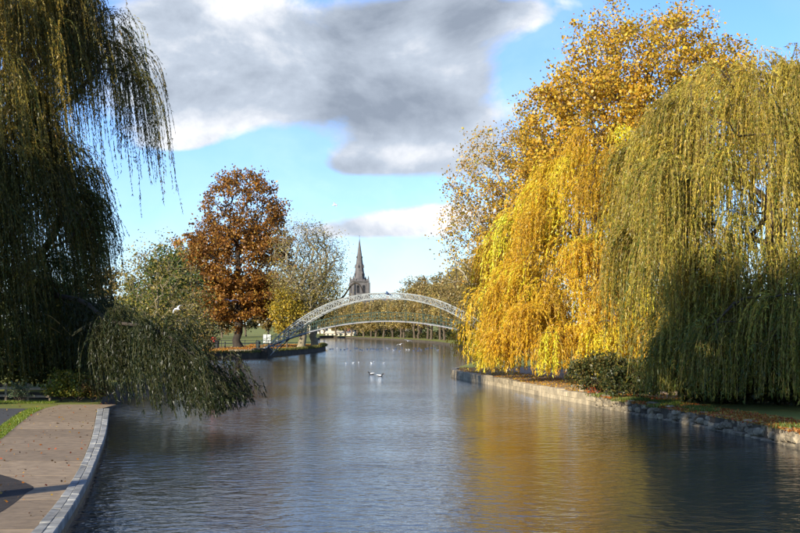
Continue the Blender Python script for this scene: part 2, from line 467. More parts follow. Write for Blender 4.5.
# ------------------------------------------------------------------ willow: limbs, then hanging strands with leaves
def strands(S, D, Ln, zmin, lam=0.9, pitch0=0.2, drift=(0, 0), ds=0.22, sway=0.05):
    n = len(S); m = int(np.max(Ln) / ds) + 2
    P = np.empty((n, m, 3)); P[:, 0] = S
    az = np.arctan2(D[:, 1], D[:, 0]); lam = lam * R.uniform(0.6, 1.5, n); p0 = pitch0 + R.normal(0, 0.25, n)
    ph = R.uniform(0, 6.28, n); am = R.uniform(0.3, 1.0, n) * sway
    end = -1.52 + R.normal(0, 0.03, n)
    for k in range(1, m):
        s = k * ds
        pt = end + (p0 - end) * np.exp(-s / lam)
        az2 = az + am * 6 * np.sin(s * 0.8 + ph)
        d = np.stack([np.cos(pt) * np.cos(az2), np.cos(pt) * np.sin(az2), np.sin(pt)], -1)
        sw = 1 - math.exp(-s / 2.0)
        d[:, 0] += drift[0] * sw + am * np.sin(s * 1.1 + ph); d[:, 1] += drift[1] * sw + am * np.cos(s * 0.9 + ph * 1.7)
        P[:, k] = P[:, k - 1] + nrm(d) * ds
    return P, ds
def hang(name, root, base, S, D, Ln, zmin, tint_s, leaf_l, leaf_w, gap, stem_mat, stem_w=0.014, **kw):
    P, ds = strands(S, D, Ln, zmin, **kw)
    n, m, _ = P.shape
    # leaves
    per = np.maximum(1, (Ln / gap) * R.uniform(0.35, 1.15, n)).astype(int)
    sid = np.repeat(np.arange(n), per)
    t = R.uniform(0.04, 1, len(sid)) * Ln[sid]
    k = np.minimum((t / ds).astype(int), m - 2); fr = (t / ds - k)[:, None]
    C = P[sid, k] * (1 - fr) + P[sid, k + 1] * fr; T = nrm(P[sid, k + 1] - P[sid, k])
    ok = C[:, 2] > np.asarray(zmin)[sid] + R.uniform(0, 0.25, len(sid))
    sid, C, T = sid[ok], C[ok], T[ok]
    A = T * 0.9 + R.normal(0, 0.42, size=T.shape) - np.array([0, 0, 0.25])
    S_ = R.uniform(0.7, 1.3, len(C))
    tint = np.clip(tint_s[sid] * (1 + R.uniform(-0.3, 0.3, size=(len(C), 1))) * (1 + R.normal(0, 0.05, size=(len(C), 3))), 0.004, 0.9)
    o = link('crown', sliver_mesh('crown', C - base, A, leaf_l * S_, leaf_w * S_, tint), root, M_leaf); o['kind'] = 'stuff'
    # stems
    st = np.arange(0, m, 3)
    Q = P[:, st]; lim = (st * ds)[None, :] < Ln[:, None]
    lim &= Q[:, :, 2] > np.asarray(zmin)[:, None]
    sd_ = nrm(np.stack([R.normal(size=n), R.normal(size=n), np.zeros(n)], -1))[:, None, :] * stem_w * 0.5
    v = np.stack([Q + sd_, Q - sd_], axis=2); mm = len(st)
    idx = np.arange(n * mm * 2).reshape(n, mm, 2)
    f = np.stack([idx[:, :-1, 0], idx[:, :-1, 1], idx[:, 1:, 1], idx[:, 1:, 0]], -1)[lim[:, 1:]]
    o2 = link('strand_stems', np_mesh('strand_stems', v.reshape(-1, 3) - base, f), root, stem_mat); o2['kind'] = 'stuff'
    return o
def willow(name, label, base, axis, tips, trunk_top, trunk_r, n_str, len_rng, zmin, tint_fn, leaf_l, leaf_w, gap, stem_mat, bark, bf=0.35, tuft=0.5,
           keep=lambda q: 1.0, **kw):
    base = np.array(base, float)
    root = thing(name, label, 'willow tree', base)
    tr = trunk_line(base - np.array([0, 0, 0.2]), trunk_top, 0.4, 8)
    P, par = grow(tr, tips, bf); P, par = wiggle(P, par, 0.08)
    r, ch = radii(P, par, 0.022, 2.2, trunk_r); r[0] *= 1.4
    T, B = tubes(P, par, r, ch)
    put_tubes(T, 'trunk', base, bark, root); put_tubes(B, 'branches', base, bark, root)
    thin = np.where((r < 0.11))[0]
    thin = thin[P[thin, 2] > base[2] + 2.5]
    w = R.gamma(0.42, 1.0, len(thin)) * np.where(ch[thin] == 0, 2.2, 1.0) * keep(P[thin])
    j = R.choice(len(thin), n_str, p=w / w.sum()); i = thin[j]
    t_len = R.uniform(0.38, 1.0, len(thin)); t_col = 1 + R.normal(0, 0.22, (len(thin), 1)); t_dir = R.normal(0, 0.5, (len(thin), 3))
    S = P[i] + R.normal(0, tuft * 0.5, (n_str, 3)) * np.array([1, 1, 0.6])
    D = P[i] - np.array(axis); D[:, 2] = 0; D = nrm(D) + t_dir[j] + R.normal(0, 0.4, (n_str, 3))
    Ln = R.uniform(len_rng[0], len_rng[1], n_str) * R.uniform(0.75, 1.0, n_str) * t_len[j]
    zm = zmin(S) if callable(zmin) else np.full(n_str, zmin)
    zm = zm + np.abs(R.normal(0, 0.35, n_str))
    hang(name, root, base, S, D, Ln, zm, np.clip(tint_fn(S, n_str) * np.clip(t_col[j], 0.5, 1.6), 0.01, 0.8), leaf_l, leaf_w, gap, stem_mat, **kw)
    return root
def dome_tips(axis, rx, ry, ztop, zrim, n, inner=0.35, pw=2.0, sector=None):
    """points over an umbrella: high in the middle, low at the rim, two or three storeys"""
    th = R.uniform(0, 2 * np.pi, n) if sector is None else R.uniform(*sector, n)
    q = np.sqrt(R.uniform(inner ** 2, 1, n)); lobe = 1 + 0.12 * np.sin(3 * th + 1) + 0.08 * np.sin(5 * th + 2)
    z = zrim + (ztop - zrim) * (1 - q ** pw) + R.normal(0, 0.35, n)
    storey = R.choice([1.0, 0.82, 0.62, 0.4], n, p=[0.5, 0.23, 0.17, 0.1]); q = q * (1 + R.normal(0, 0.09, n))
    z = zrim + (z - zrim) * storey
    return np.stack([axis[0] + rx * lobe * q * np.cos(th), axis[1] + ry * lobe * q * np.sin(th), z], -1)

# ================================================================== THE SETTING
Z_QUAY, Z_LEFT, Z_RIGHT = 0.35, 0.72, 0.50

def smooth_line(pts, step=1.0):
    pts = [np.array(p, float) for p in pts]; out = []
    for i in range(len(pts) - 1):
        p0 = pts[max(0, i - 1)]; p1 = pts[i]; p2 = pts[i + 1]; p3 = pts[min(len(pts) - 1, i + 2)]
        n = max(1, int(np.linalg.norm(p2 - p1) / step))
        for k in range(n):
            t = k / n
            out.append(0.5 * ((2 * p1) + (-p0 + p2) * t + (2 * p0 - 5 * p1 + 4 * p2 - p3) * t * t + (-p0 + 3 * p1 - 3 * p2 + p3) * t ** 3))
    out.append(pts[-1]); return np.array(out)
def resample(line, step):
    d = np.concatenate([[0], np.cumsum(np.linalg.norm(np.diff(line, axis=0), axis=1))])
    n = max(2, int(round(d[-1] / step)) + 1); s = np.linspace(0, d[-1], n)
    return np.stack([np.interp(s, d, line[:, k]) for k in range(line.shape[1])], -1)
def sheet(name, poly, z, mat, kind='structure', skirt=None, skirt_mat=None):
    """flat ground polygon, optionally with a skirt down to the river bed"""
    bm = bmesh.new()
    vs = [bm.verts.new((p[0], p[1], z)) for p in poly]
    es = [bm.edges.new((vs[i], vs[(i + 1) % len(vs)])) for i in range(len(vs))]
    bmesh.ops.triangle_fill(bm, use_beauty=True, edges=es, normal=(0, 0, 1))
    for f in bm.faces:
        if f.normal.z < 0: f.normal_flip()
    top = len(bm.faces)
    me = bpy.data.meshes.new(name); 
    if skirt is not None:
        lo = [bm.verts.new((v.co.x, v.co.y, skirt)) for v in vs]
        for i in range(len(vs)):
            j = (i + 1) % len(vs)
            f = bm.faces.new((vs[i], vs[j], lo[j], lo[i])); f.material_index = 1
    bm.to_mesh(me); bm.free()
    me.materials.append(mat)
    if skirt is not None: me.materials.append(skirt_mat or M_mud)
    o = link(name, me); tag(o, kind=kind); return o

# water
water = link('river_water', py_mesh('river_water', [(-4000, -200, 0), (4000, -200, 0), (4000, 9000, 0), (-4000, 9000, 0)], [(0, 1, 2, 3)]), None, M_water)
tag(water, kind='structure')
bed = link('river_bed', py_mesh('river_bed', [(-4000, -200, -1.6), (4000, -200, -1.6), (4000, 9000, -1.6), (-4000, 9000, -1.6)], [(0, 1, 2, 3)]), None, M_mud)
tag(bed, kind='structure')

# ---- left quay: outer and inner edge of the coping read off the photograph at the level of its top
quay_out = [at(x, y, Z_QUAY)[:2] for x, y in ((109.7, 410), (106, 434.5), (99, 454.6), (92.4, 472), (83, 492), (67.5, 518), (57, 533))]
quay_in = [at(x, y, Z_QUAY)[:2] for x, y in ((97.5, 410), (93.0, 434.5), (84.7, 458), (77, 474), (66, 492), (46, 518), (33, 533))]
def extend(l, y): 
    a, b = np.array(l[-2]), np.array(l[-1]); d = (b - a) / (b[1] - a[1]); return [tuple(p) for p in l] + [tuple(b + d * (y - b[1]) * 0.55)]
quay_out = smooth_line(extend(quay_out, 2)); quay_in = smooth_line(extend(quay_in, 2))
edge_out = resample(quay_out, 0.35); edge_in = resample(quay_in, 0.35)
verge_pts = smooth_line([at(x, y, Z_QUAY)[:2] for x, y in ((43, 408.7), (28.7, 416), (0, 439), (-45, 478), (-110, 533))] + [(-17, 12), (-18, 2)])
# left land by the quay
left_near = [tuple(p) for p in edge_in] + [(-30, -60), (-600, -60), (-600, 75.1), (-15.9, 75.1)]
sheet('left_ground', left_near, Z_QUAY - 0.012, M_grass, skirt=-1.4)
# paving bays of the walkway, each its own slab with a recessed joint
walk = tag(sheet('walkway_bed', [tuple(p) for p in edge_in] + [tuple(p) for p in resample(verge_pts, 1.0)[::-1]], Z_QUAY - 0.006, M_dark_ground), kind='structure')
ys = [69.75]
while ys[-1] > 14: ys.append(ys[-1] - R.uniform(3.6, 5.2))
def xat(line, y):
    o = np.argsort(line[:, 1]); return float(np.interp(y, line[o, 1], line[o, 0]))
for a, b in zip(ys[:-1], ys[1:]):
    yy = np.linspace(a - 0.02, b + 0.02, 5)
    rt = [(xat(edge_in, y) - 0.03, y, Z_QUAY + 0.012) for y in yy]; lf = [(xat(verge_pts, y) + 0.04, y, Z_QUAY + 0.012) for y in yy]
    n = len(yy); v = rt + lf + [(x, y, Z_QUAY - 0.03) for x, y, z in rt + lf]
    f = [(i, i + 1, n + i + 1, n + i) for i in range(n - 1)] + [(i, 2 * n + i, 2 * n + i + 1, i + 1) for i in range(n - 1)]
    f += [(n + i + 1, 3 * n + i + 1, 3 * n + i, n + i) for i in range(n - 1)] + [(0, n, 3 * n, 2 * n), (n - 1, 3 * n - 1, 4 * n - 1, 2 * n - 1)]
    me = py_mesh('paving_slab', v, f); bm = bmesh.new(); bm.from_mesh(me); bmesh.ops.recalc_face_normals(bm, faces=bm.faces[:]); bm.to_mesh(me); bm.free()
    link('paving_slab', me, walk, M_paving)
# tarmac behind the verge and a dark brown patch laid on the path
tar = [at(x, y, Z_QUAY)[:2] for x, y in ((28, 408.5), (18, 413), (-16, 438), (-70, 478), (-150, 533))] + [(-26, 10), (-60, 10), (-60, 70.3)]
sheet('tarmac_path', [tuple(p) for p in tar], Z_QUAY + 0.004, M_asphalt)
patch_line = smooth_line([at(x, y, Z_QUAY)[:2] for x, y in ((-60, 462), (0, 475), (33, 487), (27, 493), (0, 513), (-60, 540))], 0.5)
sheet('dark_patch', [tuple(p) for p in patch_line], Z_QUAY + 0.018, M_dark_ground)
# coping: two rows of stones along the curved edge
qw = thing('quay_wall', 'pale stone quay edge of two coping rows curving beside the brown walkway', 'quay wall', (edge_out[0][0], edge_out[0][1], 0))
qb = np.array([edge_out[0][0], edge_out[0][1], 0.0])
def stone_prism(name, quad, z0, z1, mat, parent, base, jitter=0.008, bevel=0.018):
    q = np.array(quad, float); c = q.mean(0)
    bm = bmesh.new(); lo = [bm.verts.new((*(p - base[:2]), z0 - base[2])) for p in q]; hi = [bm.verts.new((*(p - base[:2]), z1 - base[2] + R.normal(0, jitter))) for p in q]
    bm.faces.new(lo[::-1]); bm.faces.new(hi)
    for i in range(4): bm.faces.new((lo[i], lo[(i + 1) % 4], hi[(i + 1) % 4], hi[i]))
    bmesh.ops.recalc_face_normals(bm, faces=bm.faces[:])
    if bevel: bmesh.ops.bevel(bm, geom=[e for e in bm.edges if e.verts[0] in hi or e.verts[1] in hi], offset=bevel, segments=1, affect='EDGES')
    return link(name, bm_mesh(name, bm), parent, mat)
NQ = 42
eo, ei = resample(quay_out, 0.1), resample(quay_in, 0.1)
def rs(line, n): return resample(line, np.sum(np.linalg.norm(np.diff(line, axis=0), axis=1)) / n)
for row in (0, 1):
    n = NQ - 9 * row
    br = np.concatenate([[0], np.cumsum(R.uniform(0.6, 1.4, n))]); br /= br[-1]
    def cut(line):
        d = np.concatenate([[0], np.cumsum(np.linalg.norm(np.diff(line, axis=0), axis=1))]); d /= d[-1]
        return np.stack([np.interp(br, d, line[:, 0]), np.interp(br, d, line[:, 1])], -1)
    lo_, li_ = cut(quay_out), cut(quay_in)
    for k in range(n):
        f0, f1 = (0.0, 0.47) if row == 0 else (0.49, 1.0)
        A0, A1 = lo_[k], lo_[k + 1]; B0, B1 = li_[k], li_[k + 1]
        s0, s1 = 0.010, 0.990
        def q(u, fr): 
            a = A0 + (A1 - A0) * u; b = B0 + (B1 - B0) * u; return a + (b - a) * fr
        stone_prism('coping_stone', [q(s0, f0), q(s1, f0), q(s1, f1), q(s0, f1)], 0.26 if row == 0 else 0.1, Z_QUAY + 0.075 + (0.02 if row == 0 else 0.0), M_coping, qw, qb)
lo_ = rs(quay_out, 40)
for k in range(len(lo_) - 1):        # wall blocks under the coping
    a, b = lo_[k], lo_[k + 1]; d = (b - a) / np.linalg.norm(b - a); nn = np.array([-d[1], d[0]])
    if nn[0] > 0: nn = -nn
    stone_prism('wall_block', [a + d * 0.01 + nn * 0.06, b - d * 0.01 + nn * 0.06, b - d * 0.01 + nn * 0.55, a + d * 0.01 + nn * 0.55], -1.4, 0.255, M_wet, qw, qb, 0, 0)

# ---- left land beyond the quay, with the promontory that carries the bridge foot
left_far_edge = smooth_line([(-15.9, 75.0), (-16.6, 80), (-17.6, 100), (-19.5, 120), (-24, 150), (-28, 172), (-25.8, 181.5), (-19.4, 185), (-16.8, 199), (-14.0, 216), (-12.9, 236),
                             (-13.6, 254), (-17.2, 290), (-22.5, 380), (-27.5, 455), (-48, 505), (-300, 560)], 1.5)
sheet('left_park', [tuple(p) for p in left_far_edge] + [(-3000, 700), (-3000, 75.0)], Z_LEFT, M_grass, skirt=-1.4)
# ---- right land and everything beyond the river bend
right_edge_near = smooth_line([(14.6, 6), (14.4, 30), tuple(at(800, 448)[:2]), tuple(at(740, 434.5)[:2]), tuple(at(690, 424.5)[:2]), tuple(at(640, 415)[:2]), tuple(at(590, 405)[:2]), tuple(at(545, 396.5)[:2]),
                               tuple(at(500, 386.5)[:2]), tuple(at(465, 380)[:2]), tuple(at(452.5, 377)[:2])], 1.0)
right_edge_far = smooth_line([tuple(at(452.5, 377)[:2]), (4.35, 119), (5.4, 128), (8.5, 150), (13, 180), (14.2, 200), (14, 245), tuple(at(455, 346.2)[:2]), tuple(at(430, 342.8)[:2]), tuple(at(400, 340.6)[:2]), tuple(at(360, 338.6)[:2]),
                              (-22, 476), (-40, 525), (-100, 570), (-300, 630)], 2.0)
rpoly = [tuple(p) for p in right_edge_near[:-1]] + [tuple(p) for p in right_edge_far] + [(-3000, 900), (-3000, 8500), (3500, 8500), (3500, 6)]
sheet('right_ground', rpoly, Z_RIGHT, M_grass, skirt=-1.4)

# ---- stone edging of the right bank: dressed blocks at the point, rubble nearer by
def inset(line, d):
    t = np.gradient(line, axis=0); t = t / np.linalg.norm(t, axis=1, keepdims=True)
    return line + np.stack([t[:, 1], -t[:, 0]], -1) * d       # to the right of the direction of travel
ren = right_edge_near
dressed = ren[ren[:, 1] > 73.5]; rubble = ren[ren[:, 1] < 75.0]
tip_far = right_edge_far[right_edge_far[:, 1] < 127]
dl = resample(np.concatenate([dressed, tip_far[1:]]), 1.75)
bw = thing('bank_wall', 'dressed pale stone block wall edging the gravel point under golden willow', 'stone wall', (dl[0][0], dl[0][1], 0))
bwb = np.array([dl[0][0], dl[0][1], 0.0])
nx = inset(dl, 1.0) - dl
for k in range(len(dl) - 1):
    a, b = dl[k], dl[k + 1]; na, nb = nx[k], nx[k + 1]; e = (b - a) * 0.022
    o = R.uniform(-0.03, 0.03); tp = Z_RIGHT + 0.07 + R.normal(0, 0.025)
    stone_prism('stone_block', [a + e - na * (0.05 + o), b - e - nb * (0.05 + o), b - e + nb * 0.42, a + e + na * 0.42], 0.25, tp, M_stone, bw, bwb, 0.012, 0.03)
dl2 = resample(np.concatenate([dressed, tip_far[1:]]), 1.3); nx2 = inset(dl2, 1.0) - dl2
for k in range(len(dl2) - 1):
    a, b = dl2[k], dl2[k + 1]; na, nb = nx2[k], nx2[k + 1]; e = (b - a) * 0.022; o = R.uniform(0, 0.05)
    stone_prism('stone_block', [a + e - na * (0.08 - o), b - e - nb * (0.08 - o), b - e + nb * 0.4, a + e + na * 0.4], -0.9, 0.24, M_stone, bw, bwb, 0.006, 0.02)
rl = resample(rubble, 0.62)
rw = thing('rubble_edging', 'low uneven rubble stones along the bank below the green willow', 'stone edging', (rl[0][0], rl[0][1], 0))
rwb = np.array([rl[0][0], rl[0][1], 0.0]); nr = inset(rl, 1.0) - rl
def rough_stone(c, s, rz):
    bm = bmesh.new(); bmesh.ops.create_icosphere(bm, subdivisions=2, radius=0.5)
    for v in bm.verts:
        v.co = Vector([math.copysign(min(abs(c) * 1.25, 0.46), c) for c in v.co]) + Vector(R.normal(0, 0.022, 3))
    bmesh.ops.scale(bm, vec=s, verts=bm.verts[:]); bmesh.ops.rotate(bm, matrix=Matrix.Rotation(rz, 3, 'Z'), verts=bm.verts[:])
    o = link('stone', bm_mesh('stone', bm), rw, M_stone_old, Vector(c) - Vector(rwb)); return o
for k in range(len(rl) - 1):
    if rl[k][1] < 26: continue
    d = rl[k + 1] - rl[k]; rz = math.atan2(d[1], d[0])
    for course, z in ((0, -0.02), (1, 0.22), (2, 0.42)):
        if course and R.uniform() < 0.08: continue
        p = rl[k] + nr[k] * (0.06 + 0.07 * course + R.normal(0, 0.05)) + d * (0.5 * (course % 2))
        rough_stone((p[0], p[1], z + R.normal(0, 0.04)), (0.70 * R.uniform(0.75, 1.3), 0.5, 0.3 * R.uniform(0.8, 1.2)), rz + R.normal(0, 0.12))

# gravel path over the point, leaf-strewn ground on the banks (thin sheets)
de = np.concatenate([ren[ren[:, 1] > 70], tip_far[1:]])
gp = np.concatenate([inset(de, 0.38), inset(de, 5.2)[::-1]])
gp_in = inset(ren[ren[:, 1] > 70], 0.38); far_in = inset(tip_far, 0.38)
gravel_poly = [tuple(p) for p in gp_in] + [tuple(p) for p in far_in[2:]] + [(13, 127), (16, 100), (16, 75)]
sheet('gravel_path', gravel_poly, Z_RIGHT + 0.004, M_gravel)
lp = left_far_edge[(left_far_edge[:, 1] > 176) & (left_far_edge[:, 1] < 262)]
lp_out = inset(lp, -0.3)
M_prom = M_leafy
sheet('leaf_strewn_bank', [tuple(p) for p in inset(lp, -0.15)] + [(-22, 262), (-26, 244), (-32, 234), (-45, 230), (-45, 190)], Z_LEFT + 0.004, M_prom)

def scatter_leaves(name, P, size, cols, weights=None, lift=0.02, up=False, wr=0.7, label=None, cat=None):
    P = np.asarray(P); n = len(P)
    if up: A = R.normal(0, 0.35, (n, 3)) + np.array([0, 0, 1.0])
    else: A = R.normal(size=(n, 3)) * np.array([1, 1, 0.25])
    S = size * R.uniform(0.6, 1.4, n)
    P = P + np.array([0, 0, 1.0]) * (lift if up else lift * R.uniform(0.5, 2, (n, 1)))
    o = link(name, leaf_mesh(name, P, A, S, S * wr, palette(n, cols, weights)), None, M_leaf); tag(o, label, cat, kind='stuff'); return o
def along(line, n, d0, d1, z):
    l = resample(line, 0.2); nn = inset(l, 1.0) - l; i = R.integers(0, len(l), n); d = R.uniform(d0, d1, (n, 1))
    q = l[i] + nn[i] * d + R.normal(0, 0.1, (n, 2)); return np.concatenate([q, np.full((n, 1), z)], 1)
ORANGE = [(0.45, 0.17, 0.03), (0.5, 0.28, 0.05), (0.30, 0.10, 0.02), (0.38, 0.26, 0.07), (0.42, 0.09, 0.03)]
YEL = [(0.62, 0.38, 0.03), (0.5, 0.30, 0.04), (0.38, 0.26, 0.05)]
GRN = [(0.09, 0.14, 0.02), (0.14, 0.19, 0.03), (0.20, 0.22, 0.04)]
scatter_leaves('fallen_leaves', np.concatenate([along(ren[(ren[:, 1] > 36) & (ren[:, 1] < 76)], 12000, 0.0, 2.4, Z_RIGHT + 0.03), along(ren[(ren[:, 1] > 40) & (ren[:, 1] < 74)], 2500, -0.1, 0.3, 0.55)]), 0.10, ORANGE,
               label='orange and brown fallen leaves lying along the rubble bank edge', cat='fallen leaves')
scatter_leaves('fallen_leaves', along(de, 6000, 0.35, 4.5, Z_RIGHT + 0.01), 0.09, YEL + ORANGE[:2], label='yellow willow leaves fallen on the gravel point', cat='fallen leaves')
clm = R.choice(22, 9000); cc = along(ren[(ren[:, 1] > 30) & (ren[:, 1] < 75)], 22, 0.1, 1.4, Z_RIGHT)
gpnts = cc[clm] + R.normal(0, 0.35, (9000, 3)) * np.array([1, 1, 0])
scatter_leaves('bank_grass', gpnts, 0.20, GRN, None, 0.0, True, 0.13, 'tufts of green grass on the bank below the green willow', 'grass')
scatter_leaves('fallen_leaves', np.concatenate([along(lp, 12000, -13.5, -0.2, Z_LEFT + 0.01)]), 0.17, ORANGE + [(0.55, 0.30, 0.04)],
               label='orange leaves carpeting the bank around the russet tree', cat='fallen leaves')
vl = resample(verge_pts[verge_pts[:, 1] > 25], 0.1)
nv = 13000
vi = R.integers(0, len(vl), nv); vp = np.concatenate([vl[vi] + np.stack([-R.uniform(-0.05, 0.55, nv), R.normal(0, .1, nv)], -1), np.full((nv, 1), Z_QUAY)], 1)
bx = np.stack([R.uniform(-26, -17.5, 5000), R.uniform(70.3, 72.4, 5000), np.full(5000, Z_QUAY)], -1)
scatter_leaves('verge_grass', np.concatenate([vp, bx]), 0.09, [(0.16, 0.22, 0.02), (0.22, 0.26, 0.03), (0.12, 0.17, 0.02)], None, 0.0, True, 0.18, 'bright green grass verge between walkway and tarmac', 'grass')
wl = np.stack([R.uniform(-26, -6, 1500), R.uniform(28, 70, 1500), np.full(1500, Z_QUAY + 0.03)], -1)
xi = np.array([xat(edge_in, y) for y in wl[:, 1]]); wl = wl[wl[:, 0] < xi]
scatter_leaves('fallen_leaves', wl, 0.075, ORANGE + [(0.10, 0.06, 0.03)] * 4, label='scattered dry leaves on the brown walkway', cat='fallen leaves')

# ================================================================== THE BRIDGE
def build_bridge():
    D0, XC, HALF = 188.0, -1.6, 16.0
    root = thing('footbridge', 'pale lattice arch footbridge with green railings spanning the river', 'footbridge', (XC, D0, 0), rad(-4.0))
    def top(s): return Vector((HALF * s, 0, 8.55 - 7.05 * abs(s) ** 2.3))
    def dep(s): return 0.66 + 0.42 * abs(s)
    def bot(s):
        a, b = top(s - 0.004), top(s + 0.004); t = (b - a).normalized(); n = Vector((t.z, 0, -t.x))
        if n.z > 0: n = -n
        return top(s) + n * dep(s)
    NP = 46
    S = [-1 + 2 * k / NP for k in range(NP + 1)]
    def chord(fn, y, w, h):
        v, f = [], []
        for s in [-1.03 + 2.06 * k / 72 for k in range(73)]:
            p = fn(s)
            v += [(p.x, y - w, p.z - h), (p.x, y + w, p.z - h), (p.x, y + w, p.z + h), (p.x, y - w, p.z + h)]
        for k in range(72):
            for j in range(4): f.append((4 * k + j, 4 * k + (j + 1) % 4, 4 * k + 4 + (j + 1) % 4, 4 * k + 4 + j))
        f += [(3, 2, 1, 0), (288, 289, 290, 291)]
        return py_mesh('chord', v, f)
    def deck_z(x): return 4.85 - 2.35 * (x / 13.4) ** 2
    for y in (-1.45, 1.45):
        rib = link('arch_rib', chord(top, y, 0.10, 0.075), root, M_arch)
        link('bottom_chord', chord(bot, y, 0.10, 0.075), rib, M_arch)
        for k in range(NP + 1):
            p, q = top(S[k]), bot(S[k]); p.y = q.y = y
            bar('upright', p, q, 0.07, M_arch, rib)
            if k < NP:
                p2, q2 = top(S[k + 1]), bot(S[k + 1]); p2.y = q2.y = y
                bar('lattice_brace', (p.x, y - 0.05, p.z), (q2.x, y - 0.05, q2.z), 0.065, M_arch, rib)
                bar('lattice_brace', (q.x, y + 0.05, q.z), (p2.x, y + 0.05, p2.z), 0.065, M_arch, rib)
        for k in range(-5, 6):
            x = k * 2.35; s = x / HALF; p = bot(s)
            if p.z > deck_z(x) + 0.5: bar('hanger', (x, y, p.z), (x, y, deck_z(x)), 0.04, M_green, root)
    for k in range(3, NP - 2, 2):      # ties between the two ribs overhead
        p = top(S[k])
        if p.z > deck_z(p.x) + 2.4: bar('cross_tie', (p.x, -1.45, p.z), (p.x, 1.45, p.z), 0.08, M_arch, root)
    def ribbon(y0, y1, z0, z1, x0=-17.6, x1=17.6, n=60):
        v, f = [], []
        for k in range(n + 1):
            x = x0 + (x1 - x0) * k / n; z = max(0.95, deck_z(x))
            v += [(x, y0, z + z0), (x, y1, z + z0), (x, y1, z + z1), (x, y0, z + z1)]
        for k in range(n):
            for j in range(4): f.append((4 * k + j, 4 * k + (j + 1) % 4, 4 * k + 4 + (j + 1) % 4, 4 * k + 4 + j))
        f += [(3, 2, 1, 0), tuple(4 * n + j for j in range(4))]
        return py_mesh('ribbon', v, f)
    link('deck', ribbon(-1.15, 1.15, -0.10, 0.0), root, M_slate)
    for y in (-1.22, 1.22):
        link('deck_edge_beam', ribbon(y - 0.06, y + 0.06, -0.13, 0.03), root, M_deck)
        rl_ = link('railing', ribbon(y - 0.03, y + 0.03, 1.13, 1.19), root, M_green)
        link('lower_rail', ribbon(y - 0.02, y + 0.02, 0.12, 0.16), rl_, M_green); link('middle_rail', ribbon(y - 0.02, y + 0.02, 0.62, 0.66), rl_, M_green)
        x = -17.4
        while x < 17.5:
            z = max(0.95, deck_z(x)); bar('railing_post', (x, y, z), (x, y, z + 1.15), 0.05, M_green, rl_)
            x += 0.6
    for sx in (-1, 1):                 # abutments
        bm = bmesh.new(); add_box(bm, (sx * 17.0, 0, 0.2), (2.2, 4.4, 2.0), 0, 0.06); link('abutment', bm_mesh('abutment', bm), root, M_mud)
        bm = bmesh.new(); add_box(bm, (sx * 19.6, 0, 0.72), (3.6, 2.6, 0.5), 0, 0.05); link('approach_step', bm_mesh('approach_step', bm), root, M_stone_old)
build_bridge()

